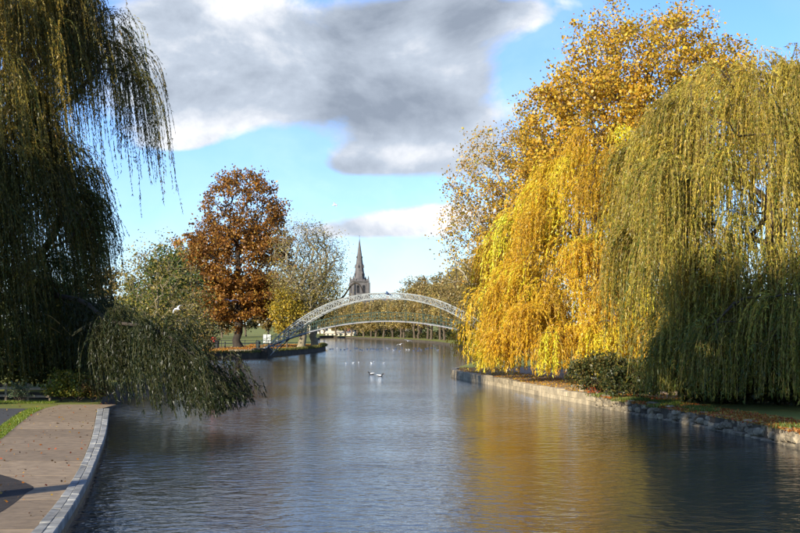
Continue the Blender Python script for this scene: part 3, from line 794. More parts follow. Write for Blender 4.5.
# ================================================================== CHURCH AND FAR BUILDINGS
def build_church():
    D = 770.0
    tip = atd(359.5, 238, D); zt = tip.z; zb = atd(359.5, 281, D).z
    root = thing('church', 'grey stone church tower with tall tapering spire above the trees', 'church', (tip.x, D, Z_RIGHT), rad(12))
    z0 = Z_RIGHT; hb = zb - z0; ht = zt - z0
    bm = bmesh.new(); add_box(bm, (0, 0, hb / 2), (8.6, 8.6, hb)); tower = link('tower', bm_mesh('tower', bm), root, M_church)
    bm = bmesh.new(); add_box(bm, (0, 0, hb - 0.3), (9.6, 9.6, 0.7), 0, 0.15); link('string_course', bm_mesh('c', bm), tower, M_church)
    for sx in (-1, 1):
        for sy in (-1, 1):
            bm = bmesh.new(); add_box(bm, (sx * 4.3, sy * 4.3, hb / 2 - 0.4), (1.5, 1.5, hb - 0.8), 0, 0.2); link('buttress', bm_mesh('b', bm), tower, M_church)
            bm = bmesh.new(); add_cyl(bm, (sx * 4.2, sy * 4.2, hb), (sx * 4.2, sy * 4.2, hb + 1.4), 0.45, 0.4, 8); add_cyl(bm, (sx * 4.2, sy * 4.2, hb + 1.4), (sx * 4.2, sy * 4.2, hb + 3.0), 0.5, 0.02, 8)
            link('pinnacle', bm_mesh('p', bm), tower, M_church)
    for a in range(4):                 # battlements and belfry openings on each side
        rot = Matrix.Rotation(a * math.pi / 2, 4, 'Z')
        for k in range(-2, 3):
            bm = bmesh.new(); add_box(bm, (0, 0, 0), (1.0, 0.35, 0.9), 0, 0.04); o = link('merlon', bm_mesh('merlon', bm), tower, M_church); o.location = rot @ Vector((k * 1.7, -4.4, hb + 0.5)); o.rotation_euler.z = a * math.pi / 2
        for k in (-1, 1):
            bm = bmesh.new(); add_box(bm, (0, 0, -0.6), (1.5, 0.3, 3.6)); add_cyl(bm, (0, 0.15, 1.2), (0, -0.15, 1.2), 0.75, 0.75, 12)
            o = link('belfry_opening', bm_mesh('bo', bm), tower, M_dark); o.location = rot @ Vector((k * 1.6, -4.28, hb - 4.2)); o.rotation_euler.z = a * math.pi / 2
    bm = bmesh.new(); add_cyl(bm, (0, 0, hb), (0, 0, ht), 3.25, 0.06, 8)
    spire = link('spire', bm_mesh('spire', bm), root, M_church); spire.rotation_euler.z = rad(22.5)
    for lev, (fz, w) in enumerate(((0.14, 1.0), (0.33, 0.8), (0.55, 0.6))):
        for a in range(4):
            ang = a * math.pi / 2 + (lev % 2) * math.pi / 4; z = hb + (ht - hb) * fz; rr = 3.1 * (1 - fz)
            bm = bmesh.new(); add_box(bm, (0, 0, 0), (w, 0.9, w * 1.7)); add_cyl(bm, (0, 0, w * 0.85), (0, 0, w * 1.9), w * 0.65, 0.02, 4)
            o = link('lucarne', bm_mesh('l', bm), spire, M_church); o.location = (math.sin(ang) * rr, -math.cos(ang) * rr, z); o.rotation_euler.z = ang
            bm = bmesh.new(); add_box(bm, (0, 0, 0), (w * 0.6, 0.1, w * 1.3)); o2 = link('lucarne_opening', bm_mesh('lo', bm), spire, M_dark)
            o2.location = (math.sin(ang) * (rr + 0.5), -math.cos(ang) * (rr + 0.5), z); o2.rotation_euler.z = ang
    bm = bmesh.new(); add_cyl(bm, (0, 0, ht - 0.2), (0, 0, ht + 1.6), 0.07, 0.04, 6); add_box(bm, (0, 0, ht + 1.1), (0.8, 0.08, 0.08)); link('weather_vane', bm_mesh('wv', bm), spire, M_dark)
    bm = bmesh.new(); add_box(bm, (16, 3, 5), (24, 12, 10)); nave = link('nave', bm_mesh('nave', bm), root, M_church)
    v = [(4.3, -3.4, 10), (28.3, -3.4, 10), (28.3, 9.4, 10), (4.3, 9.4, 10), (4.3, 3, 15), (28.3, 3, 15)]
    link('roof', py_mesh('roof', v, [(0, 1, 5, 4), (2, 3, 4, 5), (0, 4, 3), (1, 2, 5)]), root, M_slate)
    for k in range(5):
        bm = bmesh.new(); add_box(bm, (7 + k * 4.4, -3.03, 5), (1.8, 0.2, 5.0)); link('window', bm_mesh('w', bm), nave, M_glass)
build_church()
def house(name, label, px0, px1, py_top, d, depth, wall, roof_h, rows, cols_, roof_mat=None, zb=Z_RIGHT, rz=0.0):
    a, b = atd(px0, 330, d), atd(px1, 330, d); w = b.x - a.x; h = atd(px0, py_top, d).z - zb
    root = thing(name, label, 'building', ((a.x + b.x) / 2, d + depth / 2, zb), rz)
    box('wall', (0, 0, h / 2 - 0.1), (w, depth, h + 0.2), wall, root)
    v = [(-w / 2 - 0.4, -depth / 2 - 0.4, h), (w / 2 + 0.4, -depth / 2 - 0.4, h), (w / 2 + 0.4, depth / 2 + 0.4, h), (-w / 2 - 0.4, depth / 2 + 0.4, h), (-w / 2 - 0.2, 0, h + roof_h), (w / 2 + 0.2, 0, h + roof_h)]
    rf = link('roof', py_mesh('roof', v, [(0, 1, 5, 4), (2, 3, 4, 5), (0, 4, 3), (1, 2, 5), (0, 3, 2, 1)]), root, roof_mat or M_slate)
    box('chimney', (w * 0.3, 0, h + roof_h), (1.0, 0.8, 2.4), M_brick, rf, 0, 0.03)
    for r_ in range(rows):
        for c in range(cols_):
            x = (-0.5 + (c + 0.5) / cols_) * w; z = h * (r_ + 0.5) / rows
            wn = box('window', (x, -depth / 2 - 0.02, z), (w / cols_ * 0.42, 0.16, h / rows * 0.55), M_white, root, 0, 0.01)
            box('pane', (0, -0.07, 0), (w / cols_ * 0.34, 0.08, h / rows * 0.46), M_glass, wn)
    return root
house('house', 'red brick house with slate roof beyond the footbridge near the church', 366, 393, 307, 560, 9, M_brick, 3.2, 3, 5)
house('house', 'low cream walled building on the far bank under the bridge arch', 326, 354, 333.5, 500, 6, M_cream, 0.9, 1, 6, M_cream, rz=rad(-4))
house('house', 'pale terraced house half hidden behind trees beyond the low cream building', 300, 338, 312, 620, 9, M_cream, 3.5, 3, 5)

# ================================================================== WILLOWS
def right_willow():
    ax = (19.0, 72.0); base = (19.0, 72.0, Z_RIGHT)
    tips = np.concatenate([dome_tips((18.9, 72), 7.4, 8.2, 17.4, 8.6, 320, 0.06, 4.5), dome_tips((18.6, 68.5), 6.0, 6.4, 9.5, 3.4, 190, 0.4, 2.0, (2.6, 6.0)), dome_tips((22.5, 65), 6.4, 6.0, 9.5, 3.4, 110, 0.4, 2.0, (3.0, 6.2)),
                           dome_tips((25.0, 70.5), 7.0, 6.5, 17.3, 8.5, 200, 0.06, 4.0)])
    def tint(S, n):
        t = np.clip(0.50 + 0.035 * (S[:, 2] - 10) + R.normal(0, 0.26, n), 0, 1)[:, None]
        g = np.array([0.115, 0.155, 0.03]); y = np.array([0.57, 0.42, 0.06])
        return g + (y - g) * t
    def zmin(S): return np.where(S[:, 0] < 12.2, 0.95, 0.8) + np.where(R.uniform(size=len(S)) < 0.25, R.uniform(0, 1.6, len(S)), 0)
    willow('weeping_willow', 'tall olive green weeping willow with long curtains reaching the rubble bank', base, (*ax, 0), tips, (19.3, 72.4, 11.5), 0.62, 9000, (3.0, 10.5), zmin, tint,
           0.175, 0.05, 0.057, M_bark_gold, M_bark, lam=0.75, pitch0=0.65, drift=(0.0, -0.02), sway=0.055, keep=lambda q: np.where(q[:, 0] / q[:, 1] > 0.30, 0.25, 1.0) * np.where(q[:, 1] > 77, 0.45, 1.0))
right_willow()
def golden_willow():
    ax = (14.6, 101.5); base = (14.6, 101.5, Z_RIGHT)
    tips = np.concatenate([dome_tips(ax, 9.0, 8.6, 19.3, 6.5, 330, 0.08, 1.35), dome_tips((13.7, 99.0), 8.2, 8.5, 9.5, 3.6, 230, 0.4, 1.5, (2.2, 6.2))])
    def tint(S, n):
        t = np.clip(0.78 + R.normal(0, 0.22, n), 0, 1)[:, None]
        g = np.array([0.52, 0.34, 0.03]); y = np.array([0.90, 0.54, 0.035])
        return g + (y - g) * t
    willow('weeping_willow', 'bright golden yellow weeping willow on the gravel point', base, (*ax, 0), tips, (14.2, 101.5, 12.0), 0.6, 12500, (2.8, 7.2),
           lambda S: np.full(len(S), 0.95) + np.where(R.uniform(size=len(S)) < 0.5, R.uniform(0, 2.2, len(S)), 0), tint,
           0.22, 0.062, 0.07, M_bark_gold, M_bark, lam=0.8, pitch0=0.4, sway=0.06, tuft=0.7, keep=lambda q: np.where(q[:, 1] > 106, 0.5, 1.0) * np.where(q[:, 0] / q[:, 1] > 0.19, 0.4, 1.0))
golden_willow()
def left_willow():
    ax = (-23.0, 79.0); base = (-23.6, 80.0, Z_LEFT)
    tips = np.concatenate([dome_tips(ax, 6.6, 8.0, 25.2, 18.5, 330, 0.06, 3.5), dome_tips((-22.4, 77.5), 4.7, 5.6, 18.5, 10.0, 300, 0.2, 2.0, (3.0, 7.2)), dome_tips((-22.6, 77), 5.2, 5.0, 9.5, 4.8, 150, 0.3, 2.0, (3.2, 7.0))])
    def tint(S, n):
        # sunlit gold put into the upper left strands, darker green for the shaded rest
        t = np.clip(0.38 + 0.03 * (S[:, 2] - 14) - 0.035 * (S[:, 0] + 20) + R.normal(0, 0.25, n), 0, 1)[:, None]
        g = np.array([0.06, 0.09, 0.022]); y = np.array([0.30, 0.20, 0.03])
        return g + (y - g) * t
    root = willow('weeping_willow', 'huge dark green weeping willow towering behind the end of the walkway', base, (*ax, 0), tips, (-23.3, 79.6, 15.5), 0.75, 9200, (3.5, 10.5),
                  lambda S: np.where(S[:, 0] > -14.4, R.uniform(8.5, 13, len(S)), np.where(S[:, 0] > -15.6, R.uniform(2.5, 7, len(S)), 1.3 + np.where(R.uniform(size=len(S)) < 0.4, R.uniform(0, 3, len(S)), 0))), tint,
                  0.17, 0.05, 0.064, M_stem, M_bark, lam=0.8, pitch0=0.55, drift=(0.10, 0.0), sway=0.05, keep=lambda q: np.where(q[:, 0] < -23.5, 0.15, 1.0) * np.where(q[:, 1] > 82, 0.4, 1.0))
    b = np.array(base)
    # low limb that leans out over the water and its heavy hanging curtain
    limb = smooth_line([(-21.6, 79, 6.2), tuple(atd(78, 300, 74)), tuple(atd(108, 320, 69)), tuple(atd(140, 326, 65)), tuple(atd(168, 336, 62)), tuple(atd(194, 358, 60)), tuple(atd(216, 386, 59))], 0.5)
    side = [limb]
    for k in range(26):
        i = R.integers(int(len(limb) * 0.30), len(limb)); p = limb[i]
        q = p + np.array([R.uniform(-0.4, 1.5), R.uniform(-2.4, 1.8), R.uniform(-1.0, 0.7)])
        side.append(smooth_line([tuple(p), tuple((p + q) / 2 + np.array([0, 0, 0.2])), tuple(q)], 0.4))
    T = ([], [])
    for j, l in enumerate(side):
        rr = np.linspace(0.16, 0.03, len(l)) if j == 0 else np.linspace(0.035, 0.012, len(l))
        par = np.arange(-1, len(l) - 1); a, bb = tubes(l, par, rr, None)
        off = sum(len(x) for x in T[0]); T[0].append(a[0][0]); T[1].append(a[1][0] + off)
    put_tubes(T, 'low_limb', b, M_bark_dark, root)
    pool = np.concatenate([l[len(l) // 3 if j else int(len(l) * 0.24):] for j, l in enumerate(side)])
    n = 2000; i = np.sort(R.integers(0, len(pool), n)); S = pool[i] + R.normal(0, 0.22, (n, 3))
    D = np.stack([R.normal(0.7, 0.7, n), R.normal(-0.1, 0.7, n), np.zeros(n)], -1)
    Ln = R.uniform(0.7, 5.2, n) * np.repeat(R.uniform(0.6, 1.0, n // 20 + 1), 20)[:n]
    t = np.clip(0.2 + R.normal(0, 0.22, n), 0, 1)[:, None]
    tn = np.array([0.019, 0.031, 0.009]) * (1 - t) + np.array([0.065, 0.058, 0.014]) * t  # leaf colour darker than the crown's, standing in for shade on this curtain
    # drooping lower to the right: the tips trail just above the water
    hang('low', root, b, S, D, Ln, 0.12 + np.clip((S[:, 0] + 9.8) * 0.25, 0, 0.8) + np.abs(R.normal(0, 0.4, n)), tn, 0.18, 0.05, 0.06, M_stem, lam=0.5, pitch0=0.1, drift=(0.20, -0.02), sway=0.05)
    # bare golden twigs arching in front
    for px in ((12, 312, 40, 322, 62, 334, 75.5), (28, 312, 50, 316, 72, 336, 75), (72, 336, 98, 322, 130, 328, 72.5), (74, 333, 104, 318, 132, 334, 72)):
        l = smooth_line([tuple(atd(px[0], px[1], px[6])), tuple(atd(px[2], px[3], px[6])), tuple(atd(px[4], px[5], px[6] - 0.5))], 0.3)
        a, bb = tubes(l, np.arange(-1, len(l) - 1), np.linspace(0.05, 0.025, len(l)), None)
        put_tubes(a, 'bare_bough', b, M_bark_gold, root)
left_willow()

# ================================================================== OTHER TREES
AUT = [(0.60, 0.38, 0.035), (0.52, 0.28, 0.025), (0.38, 0.22, 0.03), (0.66, 0.46, 0.06), (0.30, 0.26, 0.05)]
def plane_tree():
    base = (20.0, 112, Z_RIGHT)
    blobs = [((0.5, 0, 21.5), (8.0, 7.5, 7.6), 420, 0.45), ((-4.5, -1, 19), (5.5, 6, 5.5), 220, 0.4), ((-6, 0, 14), (5, 5, 5), 120, 0.4), ((4.5, 0, 19), (5, 5, 5), 140, 0.4)]
    leafy_tree('plane_tree', 'tall orange yellow autumn tree rising behind the green and golden willows', 'tree', base, 29, blobs, 0.6, 60000, 0.25, AUT, [4, 3.5, 1.5, 2.8, 1.0],
               bark=M_bark, bf=0.35, sigma=0.42, clear=0.2, tip=0.028, twig_len=1.0)
plane_tree()
def thin_tree():
    base = (9.6, 127, Z_RIGHT)
    blobs = [((-0.3, 0, 15.5), (4.6, 4.2, 6.2), 420, 0.3), ((-2.3, 0, 11.5), (3.4, 3.4, 4.5), 180, 0.3)]
    leafy_tree('thinning_tree', 'thinning tree with bare outer twigs and few orange leaves behind golden willow', 'tree', base, 21, blobs, 0.34, 27000, 0.22, AUT + [(0.35, 0.22, 0.08)], None,
               bark=M_bark_pale, bf=0.35, sigma=0.3, clear=0.15, tip=0.02, twig_len=1.2, dens=lambda q: np.clip(0.7 + 0.3 * (q[:, 0] + 1.0) - 0.05 * (q[:, 2] - 14), 0.25, 3))
thin_tree()
RUST = [(0.31, 0.14, 0.025), (0.23, 0.095, 0.02), (0.39, 0.21, 0.035), (0.12, 0.055, 0.015)]
def chestnut():
    d = 224; base = (atd(239, 340, d).x, d, Z_LEFT)
    blobs = [((0.5, 0, 21.6), (6.4, 5.8, 6.6), 340, 0.45), ((0, 0, 13.6), (8.7, 7.4, 6.4), 340, 0.45), ((0.9, 0, 7.9), (7.6, 6.6, 3.9), 230, 0.4), ((-4.9, 0, 16.3), (3.9, 4.3, 4.3), 90, 0.3), ((4.1, -1, 17.4), (3.9, 4.3, 4.8), 90, 0.3)]
    leafy_tree('chestnut_tree', 'large russet brown autumn tree on the leafy bank beside the footbridge', 'tree', base, 28, blobs, 0.66, 46000, 0.38, RUST, [4, 3, 2, 2],
               bark=M_bark_dark, bf=0.3, sigma=0.42, clear=0.16, tip=0.03, twig_len=0.8, dens=lambda q: np.where(q[:, 2] < 11, 1.8, np.where(q[:, 2] > 17, 0.6, 1.0)))
chestnut()
def bare_trees():
    for k, (px, d, top, rx, n, lab) in enumerate(((301, 214, 219, 5.2, 760, 'bare winter tree with thick grey trunk beside the bridge foot'),
                                                   (315, 232, 226, 4.6, 620, 'bare winter tree on the tip of the grassy bank beyond the bridge foot'))):
        p = atd(px, 340, d); z = atd(px, top, d).z; h = z - Z_LEFT
        blobs = [((0.4, 0, h * 0.62), (rx, rx * 0.9, h * 0.38), n, 0.3), ((0.4, 0, h * 0.4), (rx * 0.8, rx * 0.7, h * 0.22), n // 3, 0.3)]
        root = leafy_tree('bare_tree', lab, 'tree', (p.x, d, Z_LEFT), h, blobs, 0.62, 8000, 0.22, [(0.42, 0.32, 0.05), (0.30, 0.24, 0.06), (0.2, 0.17, 0.05)], None, bark=M_bark_olive, bf=0.25,
                          sigma=0.5, clear=0.18, tip=0.026, twig_len=1.6, ztrunk=0.5, dens=lambda q: np.clip(1.6 - q[:, 2] / 11, 0.3, 2))
        if k == 1:
            b = np.array([p.x, d, Z_LEFT])
            l = smooth_line([tuple(atd(318, 322, d)), tuple(atd(333, 304, d)), tuple(atd(343, 297, d)), tuple(atd(350, 287, d)), tuple(atd(355, 283, d)), tuple(atd(360, 285, d)), tuple(atd(363, 292, d))], 0.4)
            a, _ = tubes(l, np.arange(-1, len(l) - 1), np.linspace(0.28, 0.07, len(l)), None); put_tubes(a, 'arching_limb', b, M_bark_dark, root)
bare_trees()
# yellow shrub under the bare tree, green tree, silver-twigged bare tree and its olive scrub
p = atd(288, 340, 213)
leafy_tree('young_tree', 'small yellow leaved tree between the russet tree and the bridge arch', 'tree', (p.x, 213, Z_LEFT), 9.0, [((0, 0, 5.6), (2.4, 2.2, 3.2), 90, 0.3)], 0.14, 5200, 0.32,
           [(0.5, 0.34, 0.03), (0.38, 0.28, 0.04), (0.24, 0.2, 0.03)], sigma=0.45, clear=0.15)
p = atd(172, 340, 170)
leafy_tree('green_tree', 'dense green tree behind the pale twigged bare tree', 'tree', (p.x, 170, Z_LEFT), 12.5, [((0, 0, 6.2), (3.6, 3.4, 5.6), 110, 0.2), ((-0.8, 0, 9.0), (2.2, 2, 3.6), 60, 0.2), ((-2.4, 0, 4.5), (4.2, 3.6, 3.2), 90, 0.3)], 0.3, 10000, 0.36,
           [(0.075, 0.12, 0.025), (0.055, 0.09, 0.02), (0.11, 0.15, 0.03)], sigma=0.5, clear=0.08)
p = atd(147, 340, 124)
leafy_tree('bare_tree', 'pale twigged bare tree standing between the dark willow and the green tree', 'tree', (p.x, 124, Z_LEFT), 10.5, [((1.2, 0, 6.6), (3.8, 3.2, 4.2), 230, 0.3), ((2.6, 0, 4.2), (3.2, 2.6, 2.2), 90, 0.3)], 0.2, 4500, 0.2,
           [(0.26, 0.21, 0.05), (0.15, 0.14, 0.035), (0.33, 0.25, 0.05)], bark=M_bark_olive, sigma=0.35, clear=0.2, tip=0.022, twig_len=1.1, bf=0.25, lean=(0.8, 0))
for px, d, h, w, lab, cols in ((192, 135, 5.2, 2.3, 'olive brown bush on the bank beneath the bare twigs', [(0.2, 0.16, 0.05), (0.13, 0.12, 0.04), (0.26, 0.18, 0.05)]),
                               (120, 108, 5.0, 3.0, 'olive green bush behind the dark willow curtain', [(0.2, 0.18, 0.03), (0.12, 0.13, 0.03), (0.3, 0.24, 0.04)]),
                               (150, 112, 4.0, 2.6, 'dark leafy bush at the waterside behind the hanging limb', [(0.09, 0.10, 0.03), (0.13, 0.12, 0.035)])):
    p = atd(px, 340, d)
    leafy_tree('bush', lab, 'bush', (p.x, d, Z_LEFT), h, [((0, 0, h * 0.5), (w, w * 0.9, h * 0.46), 110, 0.3)], 0.09, 6500, 0.22, cols, bark=M_bark_pale, sigma=0.3, clear=0.02, tip=0.014, ztrunk=0.4)
p = atd(192, 340, 262)
leafy_tree('orange_tree', 'orange autumn tree partly hidden behind the russet tree', 'tree', (p.x, 262, Z_LEFT), 20, [((0, 0, 12.5), (6.2, 5.5, 7), 150, 0.4), ((-3, 0, 8), (5, 5, 4), 80, 0.4)], 0.4, 9000, 0.5,
           [(0.46, 0.20, 0.03), (0.36, 0.15, 0.03), (0.5, 0.27, 0.05)], sigma=0.55, clear=0.12, tip=0.035)

# park trees in the distance on the left
PARK = [(60, 330, 14, (0.14, 0.13, 0.04)), (100, 300, 16, (0.2, 0.14, 0.04)), (135, 340, 15, (0.12, 0.13, 0.035)), (165, 380, 16, (0.25, 0.15, 0.035)), (205, 420, 12, (0.10, 0.10, 0.035)), (222, 390, 11, (0.2, 0.13, 0.04)),
        (246, 440, 13, (0.12, 0.11, 0.04)), (268, 410, 12, (0.22, 0.15, 0.04)), (288, 450, 14, (0.3, 0.2, 0.05)), (28, 300, 15, (0.1, 0.11, 0.03)), (-15, 330, 15, (0.13, 0.12, 0.03))]
for k, (px, d, h, c) in enumerate(PARK):
    p = atd(px, 335, d); c = np.array(c)
    zb = Z_LEFT if d < 300 + 0 or p.x < -60 else Z_LEFT
    leafy_tree('park_tree', 'distant park tree beyond the lawn behind the russet tree', 'tree', (p.x, d, zb), h, [((0, 0, h * 0.58), (h * 0.36, h * 0.34, h * 0.4), 80, 0.4)], 0.3, 3200, 0.62,
               [tuple(c), tuple(c * 0.7), tuple(c * 1.25)], group='distant park trees', sigma=0.6, clear=0.14, tip=0.05, twigs=False)
# avenue along the far right bank
far_line = resample(np.array([p for p in right_edge_far if p[1] > 250 and p[1] < 470 or (p[1] >= 470 and p[0] > -40)]), 9.5)
fn = inset(far_line, 1.0) - far_line
FARC = [(0.34, 0.24, 0.07), (0.27, 0.20, 0.07), (0.38, 0.28, 0.08), (0.24, 0.19, 0.07)]
for k in range(len(far_line)):
    q = far_line[k] + fn[k] * R.uniform(4.5, 6.5); d = q[1]
    h = R.uniform(15, 18) * (1.06 if d < 340 else 0.96)
    if d > 400: h *= 0.72
    c = np.array(FARC[k % 4])
    leafy_tree('avenue_tree', ('thinning %s leaved tree in the row along the far bank' % ('golden', 'dull brown', 'pale yellow', 'olive brown')[k % 4]), 'tree', (q[0], d, Z_RIGHT), h, [((0, 0, h * 0.6), (h * 0.27, h * 0.3, h * 0.39), 90, 0.35)], 0.34, 3600, 0.42,
               [tuple(c), tuple(c * 0.75), tuple(np.minimum(c * 1.3, 0.6))], bark=M_bark, group='avenue on the far bank', sigma=0.5, clear=0.24, tip=0.035, twig_len=1.2)
for k in range(16):     # second row, inland
    d = 300 + 16 * k; e = np.interp(d, far_line[:, 1], far_line[:, 0]); x = e + R.uniform(15, 24) + (k % 3) * 3; h = R.uniform(17, 21) * (1.0 if d < 400 else 0.72)
    c = np.array(FARC[(k * 3 + 1) % 4]) * 0.85
    leafy_tree('parkland_tree', ('tall %s tree standing inland behind the far bank avenue' % ('golden brown', 'dull brown', 'yellow', 'olive brown')[(k * 3 + 1) % 4]), 'tree', (x, d, Z_RIGHT), h, [((0, 0, h * 0.58), (h * 0.34, h * 0.34, h * 0.4), 80, 0.4)], 0.34, 3200, 0.6,
               [tuple(c), tuple(c * 0.75), tuple(np.minimum(c * 1.3, 0.6))], bark=M_bark, group='inland trees behind the avenue', sigma=0.6, clear=0.12, tip=0.045, twigs=False)
# trees around the far buildings
for k, (px, d, h) in enumerate(((345, 540, 9), (372, 525, 8), (388, 530, 10), (398, 600, 12), (332, 560, 12), (320, 580, 14), (356, 600, 10), (410, 560, 12))):
    p = atd(px, 335, d); c = np.array(FARC[(k * 5) % 4]) * (0.7 if k % 2 else 0.95)
    leafy_tree('far_tree', 'small autumn tree among the buildings beyond the river bend', 'tree', (p.x, d, Z_RIGHT), h, [((0, 0, h * 0.58), (h * 0.36, h * 0.36, h * 0.4), 60, 0.4)], 0.3, 2200, 0.65,
               [tuple(c), tuple(c * 0.75), tuple(np.minimum(c * 1.3, 0.6))], bark=M_bark, group='trees by the far buildings', sigma=0.6, clear=0.1, tip=0.05, twigs=False)
# the tree on the embankment outside the left edge whose shade falls across the river
for x, y, h, lab in ((-18.5, 20.7, 28, 'tall high crowned tree on the embankment beside the near walkway'), (-36, 52, 24, 'broad high crowned tree on the lawn beside the tarmac')):
    leafy_tree('embankment_tree', lab, 'tree', (x, y, Z_QUAY), h, [((0, 0, h * 0.70), (5.9, 5.9, h * 0.28), 200, 0.3)], 0.5, 13000, 0.62,
               [(0.2, 0.13, 0.03), (0.12, 0.1, 0.03)], sigma=0.5, clear=0.4, tip=0.03)

# ---- bushes and undergrowth
def bush(label, px, d, zb, h, w, n, size, cols, droop=0.2, bark=None):
    p = atd(px, 340, d)
    return leafy_tree('bush', label, 'bush', (p.x, d, zb), h, [((0, 0, h * 0.48), (w, w * 0.8, h * 0.48), 90, 0.25)], 0.06, n, size, cols, bark=bark or M_bark, sigma=0.16 * max(1, w / 1.4), clear=0.0, tip=0.008, ztrunk=0.35, twig_len=0.3, droop=droop, bend=0.1)
YG = [(0.26, 0.24, 0.03), (0.17, 0.19, 0.03), (0.34, 0.25, 0.04), (0.10, 0.14, 0.025)]
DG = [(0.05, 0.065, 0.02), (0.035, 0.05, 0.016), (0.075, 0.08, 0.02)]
bush('yellow green shrub at the end of the walkway beside the fence', 62, 72.8, Z_QUAY, 1.35, 0.75, 2600, 0.13, YG, -0.3)
bush('bright olive shrub at the walkway end between two shrubs', 78, 72.6, Z_QUAY, 1.15, 0.7, 2400, 0.12, YG, -0.3)
bush('reddish brown shrub at the corner of the walkway beside the water', 94, 72.4, Z_QUAY, 1.0, 0.55, 1800, 0.11, [(0.22, 0.13, 0.05), (0.12, 0.12, 0.03), (0.28, 0.18, 0.05)], -0.2)
bush('small grey green plant growing in front of the low fence', 20, 72.6, Z_QUAY, 0.8, 0.35, 700, 0.11, [(0.12, 0.17, 0.09), (0.17, 0.2, 0.1)], -0.3)
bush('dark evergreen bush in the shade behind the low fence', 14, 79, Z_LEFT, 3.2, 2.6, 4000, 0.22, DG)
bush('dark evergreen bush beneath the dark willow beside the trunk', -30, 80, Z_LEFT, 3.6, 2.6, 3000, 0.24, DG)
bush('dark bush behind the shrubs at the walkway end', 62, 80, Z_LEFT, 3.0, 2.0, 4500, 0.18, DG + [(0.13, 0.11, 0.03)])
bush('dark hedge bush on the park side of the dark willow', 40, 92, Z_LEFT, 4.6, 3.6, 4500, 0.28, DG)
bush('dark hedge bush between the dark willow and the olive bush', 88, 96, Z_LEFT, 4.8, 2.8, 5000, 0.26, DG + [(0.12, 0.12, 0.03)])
bush('dark tangled bush leaning over the bank between the two willows', 603, 77.5, Z_RIGHT, 2.2, 1.7, 7000, 0.14, [(0.10, 0.10, 0.03), (0.06, 0.075, 0.02), (0.17, 0.13, 0.03)])
bush('brown green bush beneath the edge of the green willow', 637, 72, Z_RIGHT, 1.9, 1.6, 5000, 0.14, DG + [(0.14, 0.11, 0.03)])
for k, (x, y, h, w) in enumerate(((15.6, 68.5, 2.2, 1.8), (19, 67, 2.4, 2.2), (22.5, 66, 2.6, 2.2), (26, 66.5, 3, 2.4), (21, 80, 4.5, 3.2), (27, 78, 5, 3.4), (33, 80, 5, 3.4), (23, 92, 5.5, 4), (30, 96, 6, 4.2), (25, 118, 6, 4.5), (36, 110, 6, 4.5), (40, 90, 6, 4.5))):  # bushes added to give the willow its dark, shaded interior
    leafy_tree('darkening_bush', 'dark leafy bush added to darken the view under and behind the green willow', 'bush', (x, y, Z_RIGHT), h, [((0, 0, h * 0.5), (w, w * 0.8, h * 0.5), 90, 0.3)], 0.1, 3200, 0.38, DG, group='added dark bushes by the green willow', sigma=0.35, clear=0.0, tip=0.015, ztrunk=0.4)

# ---- low timber fence at the end of the walkway
fx0, fx1, fy = atd(-60, 390, 73.6).x, atd(50, 390, 73.6).x, 73.6
fence = thing('timber_fence', 'low weathered timber rail fence behind the grass verge', 'fence', ((fx0 + fx1) / 2, fy, Z_QUAY))
n = 5
for k in range(n + 1):
    x = fx0 + (fx1 - fx0) * k / n - (fx0 + fx1) / 2
    box('post', (x, 0.02, 0.42 + (0.12 if k == n else 0)), (0.11, 0.11, 0.94 + (0.2 if k == n else 0)), M_wood, fence, R.normal(0, 0.05), 0.012)
for z in (0.24, 0.62):
    for k in range(n):
        a = fx0 + (fx1 - fx0) * k / n - (fx0 + fx1) / 2; b = a + (fx1 - fx0) / n
        bar('rail', (a + 0.01, -0.06, z + R.normal(0, 0.012)), (b - 0.01, -0.06, z + R.normal(0, 0.012)), 0.11, M_wood, fence)

# ---- things on the left bank by the bridge
def litter_bin(px, py, label):
    p = at(px, py, Z_LEFT); root = thing('litter_bin', label, 'litter bin', p)
    bm = bmesh.new(); add_cyl(bm, (0, 0, 0), (0, 0, 1.0), 0.30, 0.36, 14); link('bin_body', bm_mesh('b', bm), root, M_black)
    bm = bmesh.new(); add_cyl(bm, (0, 0, 1.0), (0, 0, 1.08), 0.40, 0.40, 14); add_cyl(bm, (0, 0, 1.08), (0, 0, 1.3), 0.38, 0.14, 14); link('lid', bm_mesh('l', bm), root, M_black)
    bm = bmesh.new(); add_box(bm, (0, -0.37, 0.86), (0.34, 0.05, 0.14)); link('slot', bm_mesh('s', bm), root, M_dark)
litter_bin(217, 348.2, 'black litter bin below the red lifebuoy box')
litter_bin(258, 348.8, 'black litter bin between the russet tree and the white panels')
p = at(213.5, 347.6, Z_LEFT); root = thing('lifebuoy_stand', 'red lifebuoy box on a post beside the russet tree', 'lifebuoy', p)
box('post', (0, 0.1, 0.75), (0.1, 0.1, 1.5), M_dark, root)
bm = bmesh.new(); add_box(bm, (0, 0, 1.25), (0.75, 0.2, 0.8), 0, 0.05); hs = link('housing', bm_mesh('h', bm), root, M_red)
bm = bmesh.new(); add_cyl(bm, (0, -0.10, 1.25), (0, -0.16, 1.25), 0.3, 0.3, 18); link('cover', bm_mesh('c', bm), hs, M_red)
p = at(225, 348.0, Z_LEFT); root = thing('bollard', 'short dark bollard on the leafy bank beside the russet tree', 'bollard', p)
bm = bmesh.new(); add_cyl(bm, (0, 0, 0), (0, 0, 0.85), 0.11, 0.09, 10); sh = link('shaft', bm_mesh('s', bm), root, M_black)
bm = bmesh.new(); add_cyl(bm, (0, 0, 0.85), (0, 0, 0.92), 0.14, 0.14, 10); add_cyl(bm, (0, 0, 0.92), (0, 0, 1.02), 0.12, 0.03, 10); link('cap', bm_mesh('c', bm), root, M_black)
